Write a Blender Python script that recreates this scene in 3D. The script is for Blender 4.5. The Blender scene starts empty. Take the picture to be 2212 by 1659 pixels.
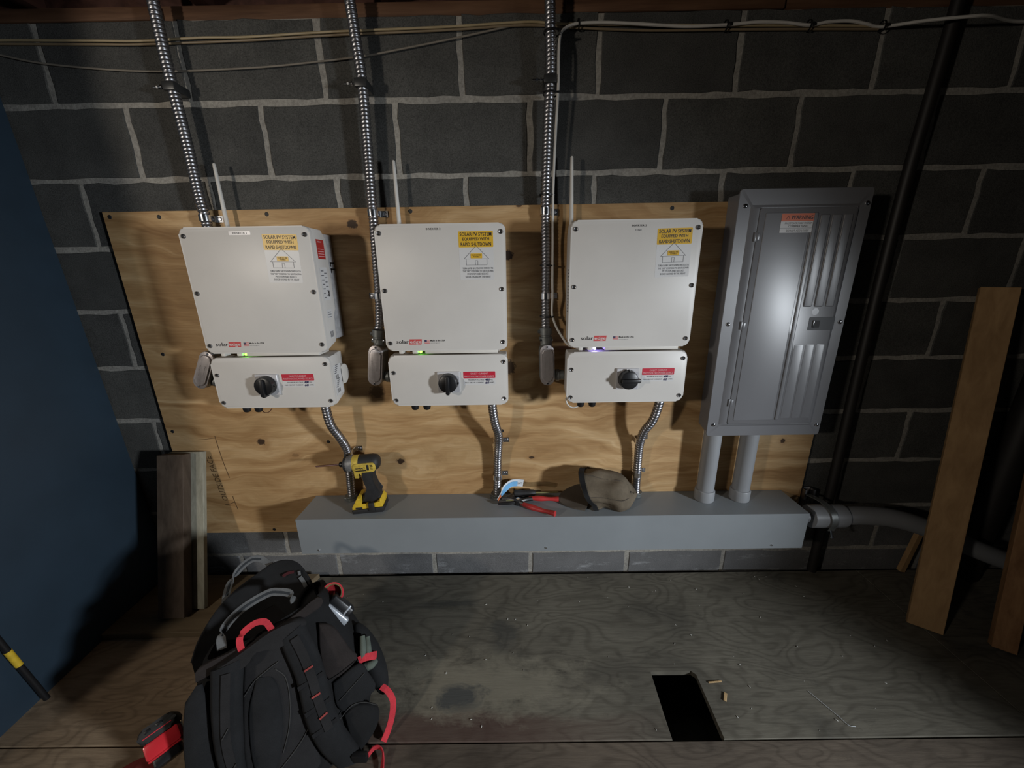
import bpy, bmesh, math, random
from mathutils import Vector, Matrix, noise

random.seed(7)
S = bpy.context.scene
COL = S.collection
PI = math.pi
V = Vector

# ------------------------------------------------------------------ camera, light, exposure
cam_d = bpy.data.cameras.new('camera')
cam = bpy.data.objects.new('camera', cam_d)
COL.objects.link(cam)
cam_d.sensor_width = 36.0
cam_d.lens = 36.0 * 817.08 / 2212.0
cam_d.clip_start = 0.02
def rodr(a):
    a = V(a)
    return Matrix.Rotation(a.length, 3, a.normalized())
R0 = Matrix(((1, 0, 0), (0, 0, -1), (0, 1, 0)))
Rm = rodr((0.286, 0.0028, -0.0143)) @ R0          # rows: camera right, down, forward in the world
r_, d_, f_ = V(Rm[0]), V(Rm[1]), V(Rm[2])
cam.matrix_world = Matrix(((r_.x, -d_.x, -f_.x, -0.0595), (r_.y, -d_.y, -f_.y, -1.3254),
                           (r_.z, -d_.z, -f_.z, 1.2140), (0, 0, 0, 1)))
S.camera = cam

S.view_settings.view_transform = 'Standard'
S.view_settings.look = 'None'
S.view_settings.gamma = 1.0
S.view_settings.use_curve_mapping = False
S.view_settings.exposure = -0.15

world = bpy.data.worlds.new('world')
S.world = world
world.use_nodes = True
bgn = world.node_tree.nodes['Background']
bgn.inputs[0].default_value = (0.75, 0.85, 1.0, 1)
bgn.inputs[1].default_value = 0.010

def spot(name, loc, aim, watts, colour, size_deg, blend, radius):
    l = bpy.data.lights.new(name, 'SPOT')
    l.energy = watts; l.color = colour; l.spot_size = math.radians(size_deg); l.spot_blend = blend
    l.shadow_soft_size = radius
    o = bpy.data.objects.new(name, l); COL.objects.link(o)
    o.location = loc
    o.rotation_euler = (V(aim) - V(loc)).to_track_quat('-Z', 'Y').to_euler()
    return o
# a warm work light to the left of the photographer, a cool one low on the right
spot('work_light_warm', (-1.90, -2.15, 1.49), (-0.45, 0.0, 1.16), 84, (1.0, 0.90, 0.78), 90, 1.0, 0.08)
spot('work_light_cool', (2.42, -2.18, 1.09), (-0.72, -0.36, 0.24), 430, (0.88, 0.94, 1.0), 63, 1.0, 0.13)

# ------------------------------------------------------------------ material helpers
def nt(name):
    m = bpy.data.materials.new(name); m.use_nodes = True
    t = m.node_tree
    return m, t, t.nodes['Principled BSDF']
def N(t, typ, **kw):
    n = t.nodes.new(typ)
    for k, v in kw.items():
        if k in n.inputs: n.inputs[k].default_value = v
        else: setattr(n, k, v)
    return n
def coords(t, scale=(1, 1, 1), rot=(0, 0, 0)):
    g = N(t, 'ShaderNodeNewGeometry')
    mp = N(t, 'ShaderNodeMapping')
    mp.inputs['Scale'].default_value = scale; mp.inputs['Rotation'].default_value = rot
    t.links.new(g.outputs['Position'], mp.inputs['Vector'])
    return mp.outputs['Vector']
def ramp(t, fac, stops):
    r = N(t, 'ShaderNodeValToRGB')
    el = r.color_ramp.elements
    while len(el) < len(stops): el.new(0.5)
    for e, (p, c) in zip(el, stops):
        e.position = p; e.color = (c[0], c[1], c[2], 1)
    t.links.new(fac, r.inputs['Fac'])
    return r.outputs['Color']
def mix(t, fac, a, b, mode='MIX'):
    m = N(t, 'ShaderNodeMix', data_type='RGBA', blend_type=mode)
    for sock, val in ((m.inputs[0], fac), (m.inputs[6], a), (m.inputs[7], b)):
        if hasattr(val, 'is_linked') or hasattr(val, 'links'): t.links.new(val, sock)
        elif isinstance(val, (tuple, list)): sock.default_value = (val[0], val[1], val[2], 1)
        else: sock.default_value = val
    return m.outputs[2]
def math_(t, op, a, b=0.0, clamp=False):
    m = N(t, 'ShaderNodeMath', operation=op); m.use_clamp = clamp
    for sock, val in ((m.inputs[0], a), (m.inputs[1], b)):
        if hasattr(val, 'links'): t.links.new(val, sock)
        else: sock.default_value = val
    return m.outputs[0]
def noise_(t, vec, scale, detail=4.0, rough=0.55, dist=0.0):
    n = N(t, 'ShaderNodeTexNoise')
    n.inputs['Scale'].default_value = scale; n.inputs['Detail'].default_value = detail
    n.inputs['Roughness'].default_value = rough; n.inputs['Distortion'].default_value = dist
    t.links.new(vec, n.inputs['Vector'])
    return n.outputs['Fac']
def bump(t, p, h, strength, dist=0.002):
    b = N(t, 'ShaderNodeBump')
    b.inputs['Strength'].default_value = strength; b.inputs['Distance'].default_value = dist
    t.links.new(h, b.inputs['Height']); t.links.new(b.outputs['Normal'], p.inputs['Normal'])
def plain(name, col, rough=0.5, metal=0.0, var=0.10, scale=14.0, bmp=0.0, bscale=400.0, spec=0.5, coat=0.0):
    m, t, p = nt(name)
    p.inputs['Roughness'].default_value = rough; p.inputs['Metallic'].default_value = metal
    p.inputs['Specular IOR Level'].default_value = spec
    if coat: p.inputs['Coat Weight'].default_value = coat; p.inputs['Coat Roughness'].default_value = 0.15
    vec = coords(t)
    f = noise_(t, vec, scale)
    lo = tuple(c * (1 - var) for c in col); hi = tuple(min(1, c * (1 + var)) for c in col)
    t.links.new(ramp(t, f, [(0.3, lo), (0.7, hi)]), p.inputs['Base Color'])
    if bmp: bump(t, p, noise_(t, vec, bscale, 2.0), bmp, 0.001)
    return m
def emit(name, col, strength):
    m, t, p = nt(name)
    p.inputs['Base Color'].default_value = (col[0], col[1], col[2], 1)
    p.inputs['Emission Color'].default_value = (col[0], col[1], col[2], 1)
    p.inputs['Emission Strength'].default_value = strength
    return m

# ------------------------------------------------------------------ materials
def block_mat():
    m, t, p = nt('dark_concrete_block')
    vec = coords(t)
    info = N(t, 'ShaderNodeObjectInfo')
    fine = noise_(t, vec, 330, 3, 0.7)
    mid = noise_(t, vec, 9, 5, 0.6)
    c = ramp(t, fine, [(0.28, (0.034, 0.034, 0.0325)), (0.52, (0.076, 0.076, 0.073)), (0.70, (0.098, 0.098, 0.094)), (0.80, (0.25, 0.25, 0.243))])
    c = mix(t, 1.0, c, ramp(t, mid, [(0.3, (0.78, 0.78, 0.78)), (0.75, (1.22, 1.22, 1.20))]), 'MULTIPLY')
    c = mix(t, 1.0, c, ramp(t, info.outputs['Random'], [(0.0, (0.86, 0.86, 0.86)), (1.0, (1.14, 1.13, 1.10))]), 'MULTIPLY')
    # lamp light painted into the lowest blocks; white efflorescence scuffs low on the wall
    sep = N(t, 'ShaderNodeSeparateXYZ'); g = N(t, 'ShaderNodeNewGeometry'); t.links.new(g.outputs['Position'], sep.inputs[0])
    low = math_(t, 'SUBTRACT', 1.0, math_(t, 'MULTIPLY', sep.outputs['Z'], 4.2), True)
    lit_low = math_(t, 'MULTIPLY', math_(t, 'SUBTRACT', 0.30, sep.outputs['Z'], True), 4.0, True)  # colour lightened towards the floor in place of the cool lamp's brightness
    c = mix(t, math_(t, 'MULTIPLY', lit_low, math_(t, 'ADD', 0.35, math_(t, 'MULTIPLY', mid, 0.5))), c, mix(t, fine, (0.10, 0.10, 0.105), (0.26, 0.26, 0.27)))
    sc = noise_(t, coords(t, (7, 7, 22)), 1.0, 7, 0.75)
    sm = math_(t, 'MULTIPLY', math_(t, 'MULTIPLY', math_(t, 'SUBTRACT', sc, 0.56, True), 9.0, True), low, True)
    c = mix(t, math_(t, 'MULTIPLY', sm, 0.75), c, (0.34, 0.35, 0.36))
    t.links.new(c, p.inputs['Base Color'])
    p.inputs['Roughness'].default_value = 0.92
    p.inputs['Specular IOR Level'].default_value = 0.25
    bump(t, p, fine, 0.55, 0.0025)
    return m
def mortar_mat():
    m, t, p = nt('grey_mortar')
    vec = coords(t)
    f = noise_(t, vec, 120, 4, 0.7); g = noise_(t, vec, 6, 3)
    c = ramp(t, f, [(0.25, (0.18, 0.17, 0.155)), (0.6, (0.33, 0.318, 0.292)), (0.85, (0.42, 0.405, 0.375))])
    c = mix(t, 1.0, c, ramp(t, g, [(0.3, (0.8, 0.8, 0.8)), (0.7, (1.12, 1.1, 1.05))]), 'MULTIPLY')
    t.links.new(c, p.inputs['Base Color']); p.inputs['Roughness'].default_value = 0.95
    bump(t, p, f, 0.5, 0.003)
    return m
def ply_mat(knots):
    m, t, p = nt('pine_plywood')
    g = N(t, 'ShaderNodeNewGeometry')
    warp = noise_(t, coords(t, (1.1, 1, 3.0)), 1.5, 3, 0.5)
    mp = coords(t, (1.6, 1.0, 15.0))
    addv = N(t, 'ShaderNodeVectorMath', operation='ADD')
    cmb = N(t, 'ShaderNodeCombineXYZ')
    t.links.new(math_(t, 'MULTIPLY', warp, 5.5), cmb.inputs['Z'])
    t.links.new(mp, addv.inputs[0]); t.links.new(cmb.outputs[0], addv.inputs[1])
    grain = noise_(t, addv.outputs[0], 1.0, 6, 0.62, 0.4)
    fine = noise_(t, coords(t, (9, 1, 260)), 1.0, 3, 0.6)
    big = noise_(t, coords(t, (1.0, 1, 2.2)), 2.2, 3, 0.5)
    c = ramp(t, grain, [(0.24, (0.215, 0.110, 0.040)), (0.42, (0.375, 0.228, 0.104)), (0.54, (0.48, 0.318, 0.160)), (0.68, (0.61, 0.44, 0.255))])
    c = mix(t, 0.55, c, ramp(t, fine, [(0.3, (0.72, 0.70, 0.66)), (0.7, (1.12, 1.12, 1.1))]), 'MULTIPLY')
    c = mix(t, 0.8, c, ramp(t, big, [(0.3, (0.74, 0.70, 0.62)), (0.68, (1.12, 1.10, 1.08))]), 'MULTIPLY')
    # dark resin patches
    bl = noise_(t, coords(t, (2.2, 1, 4.0)), 2.0, 5, 0.65, 0.8)
    c = mix(t, math_(t, 'MULTIPLY', math_(t, 'SUBTRACT', bl, 0.60, True), 3.2, True), c, (0.24, 0.125, 0.05))
    for (kx, kz, rx, rz, dark) in knots:
        d = N(t, 'ShaderNodeVectorMath', operation='SUBTRACT'); d.inputs[1].default_value = (kx, 0, kz)
        t.links.new(g.outputs['Position'], d.inputs[0])
        s2 = N(t, 'ShaderNodeVectorMath', operation='MULTIPLY'); s2.inputs[1].default_value = (1 / rx, 0, 1 / rz)
        t.links.new(d.outputs[0], s2.inputs[0])
        ln = N(t, 'ShaderNodeVectorMath', operation='LENGTH'); t.links.new(s2.outputs[0], ln.inputs[0])
        wob = noise_(t, coords(t, (1, 1, 1)), 95, 3, 0.7)
        rad = math_(t, 'ADD', ln.outputs['Value'], math_(t, 'MULTIPLY', math_(t, 'SUBTRACT', wob, 0.5), 1.5))
        halo = math_(t, 'SUBTRACT', 1.0, math_(t, 'MULTIPLY', rad, 0.36), True)
        c = mix(t, math_(t, 'MULTIPLY', halo, 0.55), c, (0.27, 0.135, 0.052))
        core = math_(t, 'MULTIPLY', math_(t, 'SUBTRACT', 1.12, rad, True), 3.5, True)
        c = mix(t, math_(t, 'MULTIPLY', core, dark), c, (0.030, 0.016, 0.010))
    t.links.new(c, p.inputs['Base Color']); p.inputs['Roughness'].default_value = 0.62
    p.inputs['Specular IOR Level'].default_value = 0.3
    bump(t, p, grain, 0.12, 0.002)
    return m
def floor_mat(name, base, dark, light, red=False, seed=0.0):
    m, t, p = nt(name)
    g = N(t, 'ShaderNodeNewGeometry')
    off = N(t, 'ShaderNodeVectorMath', operation='ADD'); off.inputs[1].default_value = (seed, seed * 0.7, 0)
    t.links.new(g.outputs['Position'], off.inputs[0])
    def cs(sc):
        mp = N(t, 'ShaderNodeMapping'); mp.inputs['Scale'].default_value = sc
        t.links.new(off.outputs[0], mp.inputs['Vector']); return mp.outputs['Vector']
    swirl = noise_(t, cs((2.6, 6.5, 1)), 1.0, 2, 0.5, 0.5)
    rings = math_(t, 'SINE', math_(t, 'MULTIPLY', swirl, 92.0))
    rings = math_(t, 'MULTIPLY', math_(t, 'ADD', rings, 1.0), 0.5)
    fine = noise_(t, cs((14, 150, 1)), 1.0, 4, 0.65)
    blot = noise_(t, cs((2.3, 3.4, 1)), 1.0, 5, 0.62, 0.6)
    spots = noise_(t, cs((9, 16, 1)), 1.0, 5, 0.7, 0.4)
    c = ramp(t, blot, [(0.30, dark), (0.48, base), (0.72, light)])
    c = mix(t, 0.45, c, ramp(t, rings, [(0.0, (0.55, 0.53, 0.50)), (0.35, (0.98, 0.98, 0.98)), (1.0, (1.12, 1.12, 1.10))]), 'MULTIPLY')
    c = mix(t, 0.45, c, ramp(t, fine, [(0.32, (0.62, 0.60, 0.58)), (0.65, (1.18, 1.18, 1.16))]), 'MULTIPLY')
    c = mix(t, math_(t, 'MULTIPLY', math_(t, 'SUBTRACT', spots, 0.60, True), 5.0, True), c, tuple(x * 0.42 for x in base))
    if red:
        sep = N(t, 'ShaderNodeSeparateXYZ'); t.links.new(g.outputs['Position'], sep.inputs[0])
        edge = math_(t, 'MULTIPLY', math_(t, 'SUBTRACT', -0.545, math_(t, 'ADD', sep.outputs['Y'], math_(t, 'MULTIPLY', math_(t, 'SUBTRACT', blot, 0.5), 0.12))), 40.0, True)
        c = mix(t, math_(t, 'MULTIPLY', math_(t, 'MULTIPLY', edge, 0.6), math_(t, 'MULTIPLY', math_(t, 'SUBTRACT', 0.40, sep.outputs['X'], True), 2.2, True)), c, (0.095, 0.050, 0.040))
        # worn pale area and a blue grey stain beside it
        def blob(cx, cy, rx, ry, amp):
            d = N(t, 'ShaderNodeVectorMath', operation='SUBTRACT'); d.inputs[1].default_value = (cx, cy, 0)
            t.links.new(g.outputs['Position'], d.inputs[0])
            s = N(t, 'ShaderNodeVectorMath', operation='MULTIPLY'); s.inputs[1].default_value = (1 / rx, 1 / ry, 0)
            t.links.new(d.outputs[0], s.inputs[0])
            ln = N(t, 'ShaderNodeVectorMath', operation='LENGTH'); t.links.new(s.outputs[0], ln.inputs[0])
            r = math_(t, 'ADD', ln.outputs['Value'], math_(t, 'MULTIPLY', math_(t, 'SUBTRACT', spots, 0.5), amp))
            return math_(t, 'MULTIPLY', math_(t, 'SUBTRACT', 1.0, r, True), 1.9, True)
        c = mix(t, math_(t, 'MULTIPLY', blob(-0.17, -0.47, 0.36, 0.115, 2.2), 0.7), c, (0.245, 0.225, 0.172))
        c = mix(t, math_(t, 'MULTIPLY', blob(-0.225, -0.508, 0.085, 0.038, 2.6), 0.9), c, (0.062, 0.066, 0.066))
        c = mix(t, math_(t, 'MULTIPLY', blob(-0.10, -0.30, 0.06, 0.075, 2.6), 0.6), c, (0.045, 0.046, 0.044))
        c = mix(t, math_(t, 'MULTIPLY', blob(-0.33, -0.17, 0.16, 0.025, 2.6), 0.55), c, (0.045, 0.046, 0.044))
    t.links.new(c, p.inputs['Base Color']); p.inputs['Roughness'].default_value = 0.78
    p.inputs['Specular IOR Level'].default_value = 0.3
    bump(t, p, fine, 0.35, 0.002)
    return m
def wood_mat(name, lo, hi, axis_scale, rough=0.7, amount=0.6):
    m, t, p = nt(name)
    gr = noise_(t, coords(t, axis_scale), 1.0, 5, 0.6, 0.5)
    b = noise_(t, coords(t), 5.0, 3)
    c = ramp(t, gr, [(0.3, lo), (0.68, hi)])
    c = mix(t, amount, c, ramp(t, b, [(0.3, (0.75, 0.73, 0.70)), (0.7, (1.12, 1.12, 1.1))]), 'MULTIPLY')
    t.links.new(c, p.inputs['Base Color']); p.inputs['Roughness'].default_value = rough
    p.inputs['Specular IOR Level'].default_value = 0.25
    bump(t, p, gr, 0.25, 0.002)
    return m
def fabric_mat(name, col, var=0.25):
    m, t, p = nt(name)
    vec = coords(t)
    f = noise_(t, vec, 900, 2); g = noise_(t, vec, 16, 5, 0.65)
    c = ramp(t, g, [(0.3, tuple(x * (1 - var) for x in col)), (0.75, tuple(x * (1 + var) for x in col))])
    c = mix(t, 0.5, c, ramp(t, f, [(0.3, (0.6, 0.6, 0.6)), (0.7, (1.3, 1.3, 1.3))]), 'MULTIPLY')
    t.links.new(c, p.inputs['Base Color']); p.inputs['Roughness'].default_value = 0.9
    p.inputs['Specular IOR Level'].default_value = 0.25
    bump(t, p, f, 0.3, 0.001)
    return m
def metal_mat(name, col, rough, var=0.12, scale=30.0):
    return plain(name, col, rough, 1.0, var, scale)

M = {}
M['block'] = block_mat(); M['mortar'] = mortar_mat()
KN = [(-0.572, 1.372, 0.017, 0.013, 0.95), (-0.075, 1.27, 0.019, 0.016, 0.95), (-0.558, 0.805, 0.027, 0.023, 0.62),
      (-1.02, 0.613, 0.016, 0.013, 0.95), (-0.50, 0.524, 0.016, 0.011, 0.95), (-0.075, 0.89, 0.022, 0.026, 0.85),
      (0.005, 0.533, 0.011, 0.005, 0.9), (0.955, 0.589, 0.010, 0.009, 0.9), (0.66, 0.91, 0.016, 0.016, 0.8),
      (-0.035, 1.418, 0.010, 0.004, 0.8), (-0.68, 0.502, 0.014, 0.010, 0.25), (-0.90, 0.555, 0.013, 0.008, 0.3)]
M['ply'] = ply_mat(KN)
M['pencil'] = plain('soft_pencil', (0.085, 0.048, 0.020), 0.7)
M['ply_edge'] = wood_mat('plywood_edge', (0.20, 0.13, 0.07), (0.34, 0.24, 0.13), (4, 4, 200))
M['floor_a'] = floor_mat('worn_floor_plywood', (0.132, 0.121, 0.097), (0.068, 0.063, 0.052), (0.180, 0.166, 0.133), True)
M['floor_b'] = floor_mat('worn_floor_plank', (0.112, 0.090, 0.070), (0.060, 0.048, 0.038), (0.150, 0.120, 0.092), False, 3.3)
M['floor_left'] = floor_mat('brown_floor_plywood', (0.32, 0.235, 0.155), (0.235, 0.168, 0.108), (0.38, 0.288, 0.195), False, 8.1)
M['soil'] = plain('dark_ground', (0.055, 0.062, 0.056), 0.95, 0, 0.4, 20, 0.3, 60)
M['blue'] = plain('blue_paint', (0.0175, 0.034, 0.053), 0.55, 0, 0.12, 5, 0.12, 160)
M['blocker'] = plain('dark_blocker_paint', (0.05, 0.05, 0.05), 0.85)
M['sill'] = wood_mat('brown_sill_wood', (0.075, 0.036, 0.020), (0.16, 0.085, 0.048), (3, 40, 40))
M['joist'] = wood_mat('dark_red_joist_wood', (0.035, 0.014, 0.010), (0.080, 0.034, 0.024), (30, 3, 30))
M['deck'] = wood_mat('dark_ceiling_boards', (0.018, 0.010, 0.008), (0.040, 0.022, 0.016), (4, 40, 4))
M['white'] = plain('white_powder_coat', (0.585, 0.562, 0.53), 0.42, 0, 0.04, 6, 0.05, 700)
M['white2'] = plain('white_plastic', (0.60, 0.575, 0.53), 0.5, 0, 0.05, 10)
M['heatsink'] = plain('bare_aluminium', (0.52, 0.53, 0.55), 0.40, 0.40, 0.22, 60)
M['grey'] = plain('grey_enamel', (0.225, 0.245, 0.260), 0.42, 0, 0.05, 5, 0.06, 500)
M['panelgrey'] = plain('grey_panel_enamel', (0.160, 0.161, 0.171), 0.34, 0, 0.04, 5, 0.04, 600, 0.8)
M['darkgrey'] = plain('dark_grey_plastic', (0.035, 0.037, 0.040), 0.5)
M['pvc'] = plain('grey_pvc', (0.265, 0.275, 0.290), 0.45, 0, 0.05, 8)
M['steel'] = metal_mat('galvanised_steel', (0.40, 0.40, 0.42), 0.36)
M['zinc'] = metal_mat('zinc_plated_steel', (0.75, 0.76, 0.78), 0.18)
M['cast'] = plain('cast_aluminium', (0.42, 0.39, 0.39), 0.40, 0.45, 0.12, 50, 0.1, 300)
M['diecast'] = plain('die_cast_zinc', (0.20, 0.21, 0.205), 0.45, 0.6, 0.15, 60)
M['clampsteel'] = plain('dark_clamp_steel', (0.055, 0.056, 0.056), 0.4, 0.5)
M['gearcase'] = plain('worn_grey_casting', (0.20, 0.20, 0.20), 0.5, 0.35, 0.25, 90)
M['screw'] = metal_mat('dull_screw_steel', (0.26, 0.25, 0.25), 0.36)
M['screwhole'] = plain('black_screw_socket', (0.01, 0.01, 0.01), 0.6)
M['black'] = plain('black_plastic', (0.010, 0.010, 0.011), 0.38)
M['blackrub'] = plain('black_rubber', (0.016, 0.016, 0.017), 0.6, 0, 0.2, 60)
M['blackpipe'] = plain('black_iron_pipe', (0.012, 0.010, 0.009), 0.55)
M['yellow_st'] = plain('yellow_sticker', (0.66, 0.40, 0.035), 0.36, 0, 0.03, 14, 0.05, 260, 0.35)
M['ink'] = plain('dark_ink', (0.030, 0.026, 0.028), 0.5)
M['inkg'] = plain('grey_ink', (0.14, 0.14, 0.15), 0.5)
M['inkb'] = plain('violet_marker_ink', (0.020, 0.014, 0.075), 0.5)
M['clear_st'] = plain('white_sticker', (0.60, 0.595, 0.59), 0.40, 0, 0.02)
M['tape_lbl'] = plain('grey_label_tape', (0.50, 0.49, 0.50), 0.3)
M['red_st'] = plain('red_sticker', (0.50, 0.022, 0.045), 0.4, 0, 0.03)
M['red_lbl'] = plain('dark_red_label', (0.38, 0.030, 0.026), 0.4, 0, 0.03)
M['logored'] = plain('logo_red', (0.52, 0.060, 0.060), 0.5, 0, 0.03)
M['flagblue'] = plain('flag_blue', (0.035, 0.04, 0.10), 0.5)
M['flagwhite'] = plain('flag_white', (0.62, 0.58, 0.56), 0.5)
M['pinkink'] = plain('pale_print', (0.74, 0.46, 0.48), 0.5)
M['orange'] = plain('orange_sticker', (0.60, 0.120, 0.028), 0.4, 0, 0.03)
M['cream'] = plain('cream_cable_sheath', (0.36, 0.285, 0.165), 0.5)
M['tan'] = plain('tan_cable_sheath', (0.22, 0.165, 0.10), 0.5)
M['wcable'] = plain('white_cable_sheath', (0.58, 0.56, 0.52), 0.45)
M['gcable'] = plain('dusty_grey_cable', (0.21, 0.185, 0.15), 0.6)
M['board'] = wood_mat('new_pine_board', (0.30, 0.180, 0.084), (0.42, 0.265, 0.13), (40, 40, 3))
M['boardb'] = wood_mat('stained_board', (0.20, 0.10, 0.045), (0.34, 0.19, 0.09), (40, 40, 4))
M['oldwood'] = wood_mat('old_grey_brown_wood', (0.062, 0.044, 0.032), (0.105, 0.078, 0.058), (45, 45, 3))
M['palewood'] = wood_mat('pale_weathered_wood', (0.24, 0.23, 0.18), (0.38, 0.365, 0.295), (50, 50, 4))
M['slab'] = wood_mat('offcut_plywood', (0.145, 0.108, 0.066), (0.225, 0.172, 0.108), (3, 30, 30))
M['dyellow'] = plain('tool_yellow', (0.62, 0.42, 0.030), 0.45, 0, 0.12, 70)
M['dyellow2'] = plain('worn_tool_yellow', (0.50, 0.36, 0.055), 0.55, 0, 0.25, 90)
M['bit'] = plain('dark_red_steel', (0.075, 0.026, 0.022), 0.4, 0.3)
M['redgrip'] = plain('red_vinyl_grip', (0.42, 0.030, 0.030), 0.45, 0, 0.12, 60)
M['cap'] = fabric_mat('brown_cap_cloth', (0.135, 0.108, 0.076))
M['capdark'] = fabric_mat('dark_brown_bill_cloth', (0.080, 0.066, 0.052))
M['band'] = fabric_mat('black_elastic', (0.012, 0.012, 0.013))
M['bandy'] = fabric_mat('yellow_green_elastic', (0.30, 0.27, 0.10))
M['pack'] = fabric_mat('black_nylon', (0.0105, 0.0106, 0.0112))
M['packblue'] = fabric_mat('blue_black_mesh', (0.0135, 0.0140, 0.0152))
M['packgrey'] = fabric_mat('charcoal_mesh', (0.0185, 0.0178, 0.0185))
M['packbrown'] = fabric_mat('brown_black_nylon', (0.0230, 0.0185, 0.0175))
M['lining'] = fabric_mat('dark_lining', (0.007, 0.006, 0.006))
M['seam'] = fabric_mat('grey_piping', (0.050, 0.049, 0.048))
M['redweb'] = fabric_mat('red_webbing', (0.55, 0.040, 0.055))
M['tagred'] = fabric_mat('dark_red_tag', (0.05, 0.010, 0.012))
M['dimred'] = fabric_mat('faded_red_webbing', (0.30, 0.055, 0.05))
M['greyweb'] = fabric_mat('grey_webbing', (0.115, 0.118, 0.120))
M['darkweb'] = fabric_mat('dark_webbing', (0.030, 0.034, 0.038))
M['glove'] = fabric_mat('grey_green_cloth', (0.105, 0.125, 0.105))
M['tapered'] = plain('gloss_red_plastic', (0.60, 0.030, 0.040), 0.22, 0, 0.05)
M['silver'] = plain('silver_plastic', (0.42, 0.45, 0.49), 0.28, 0.35)
M['cardblue'] = plain('blue_card_print', (0.16, 0.40, 0.68), 0.4)
M['cardwhite'] = plain('white_card', (0.62, 0.66, 0.70), 0.45)
M['cardorange'] = plain('orange_card_print', (0.62, 0.16, 0.06), 0.45)
M['khaki'] = plain('dull_brass_shaft', (0.30, 0.28, 0.13), 0.35, 0.5)
M['splinter'] = wood_mat('fresh_wood_splinter', (0.42, 0.28, 0.14), (0.55, 0.38, 0.20), (80, 80, 80))
M['chip'] = plain('white_chips', (0.55, 0.54, 0.50), 0.7)
M['led_g'] = emit('green_led', (0.18, 1.0, 0.05), 7)
M['led_b'] = emit('blue_violet_led', (0.34, 0.28, 1.0), 55)
m, t_, p_ = nt('clear_blister'); M['blister'] = m
p_.inputs['Base Color'].default_value = (0.9, 0.9, 0.88, 1); p_.inputs['Roughness'].default_value = 0.08
p_.inputs['Transmission Weight'].default_value = 1.0; p_.inputs['IOR'].default_value = 1.25

# ------------------------------------------------------------------ object helpers
ORG = {}
def finish(bm, mat, smooth=40):
    bmesh.ops.recalc_face_normals(bm, faces=bm.faces[:])
    me = bpy.data.meshes.new('mesh')
    bm.to_mesh(me); bm.free()
    if smooth:
        me.polygons.foreach_set('use_smooth', [True] * len(me.polygons))
        me.set_sharp_from_angle(angle=math.radians(smooth))
    mats = mat if isinstance(mat, (list, tuple)) else [mat]
    for x in mats: me.materials.append(M[x] if isinstance(x, str) else x)
    return me
def thing(name, loc, label, cat, group=None):
    o = bpy.data.objects.new(name, None); COL.objects.link(o)
    o.empty_display_size = 0.05
    o.location = loc; ORG[o] = V(loc)
    o['label'] = label; o['category'] = cat
    if group: o['group'] = group
    return o
def part(name, bm, mat, parent, smooth=40, label=None):
    """bm is in world coordinates; the part hangs under parent at the parent's origin"""
    org = ORG[parent]
    bmesh.ops.translate(bm, verts=bm.verts[:], vec=-org)
    o = bpy.data.objects.new(name, finish(bm, mat, smooth)); COL.objects.link(o)
    o.parent = parent; ORG[o] = org
    if label: o['label'] = label
    return o
def single(name, bm, mat, loc, label, cat, group=None, smooth=40):
    bmesh.ops.translate(bm, verts=bm.verts[:], vec=-V(loc))
    o = bpy.data.objects.new(name, finish(bm, mat, smooth)); COL.objects.link(o)
    o.location = loc; ORG[o] = V(loc)
    o['label'] = label; o['category'] = cat
    if group: o['group'] = group
    return o
def struct(name, bm, mat, smooth=40):
    o = bpy.data.objects.new(name, finish(bm, mat, smooth)); COL.objects.link(o)
    o['kind'] = 'structure'; ORG[o] = V((0, 0, 0))
    return o
def NB(): return bmesh.new()
def join(bm, other):
    me = bpy.data.meshes.new('tmp'); other.to_mesh(me); other.free(); bm.from_mesh(me); bpy.data.meshes.remove(me)
def box(bm, x0, x1, y0, y1, z0, z1, bev=0.0, seg=2):
    b = NB()
    bmesh.ops.create_cube(b, size=1.0)
    for v in b.verts:
        v.co = V((x0 + (v.co.x + .5) * (x1 - x0), y0 + (v.co.y + .5) * (y1 - y0), z0 + (v.co.z + .5) * (z1 - z0)))
    if bev: bmesh.ops.bevel(b, geom=b.edges[:], offset=bev, segments=seg, affect='EDGES', profile=0.5)
    join(bm, b)
    return bm
def xform(bm, mtx):
    bmesh.ops.transform(bm, matrix=mtx, verts=bm.verts[:]); return bm
def prism(bm, pts, axis, a, b, bev=0.0, seg=2, both=False):
    """polygon pts in the plane normal to axis ('x': (y,z), 'y': (x,z), 'z': (x,y)), extruded from a to b; bev rounds the rim at a"""
    m = NB()
    def P(p, t):
        return {'x': V((t, p[0], p[1])), 'y': V((p[0], t, p[1])), 'z': V((p[0], p[1], t))}[axis]
    va = [m.verts.new(P(p, a)) for p in pts]; vb = [m.verts.new(P(p, b)) for p in pts]
    n = len(pts)
    fa = m.faces.new(va); fb = m.faces.new(vb[::-1])
    for i in range(n): m.faces.new((va[i], vb[i], vb[(i + 1) % n], va[(i + 1) % n]))
    if bev:
        ed = list(fa.edges) + (list(fb.edges) if both else [])
        bmesh.ops.bevel(m, geom=ed, offset=bev, segments=seg, affect='EDGES', profile=0.5)
    join(bm, m)
    return bm
def rrect(x0, x1, z0, z1, r, n=5):
    pts = []
    for cx, cz, a0 in ((x1 - r, z1 - r, 0), (x0 + r, z1 - r, 90), (x0 + r, z0 + r, 180), (x1 - r, z0 + r, 270)):
        for i in range(n + 1):
            a = math.radians(a0 + 90 * i / n)
            pts.append((cx + r * math.cos(a), cz + r * math.sin(a)))
    return pts
def circ(cx, cz, r, n=16):
    return [(cx + r * math.cos(2 * PI * i / n), cz + r * math.sin(2 * PI * i / n)) for i in range(n)]
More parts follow.
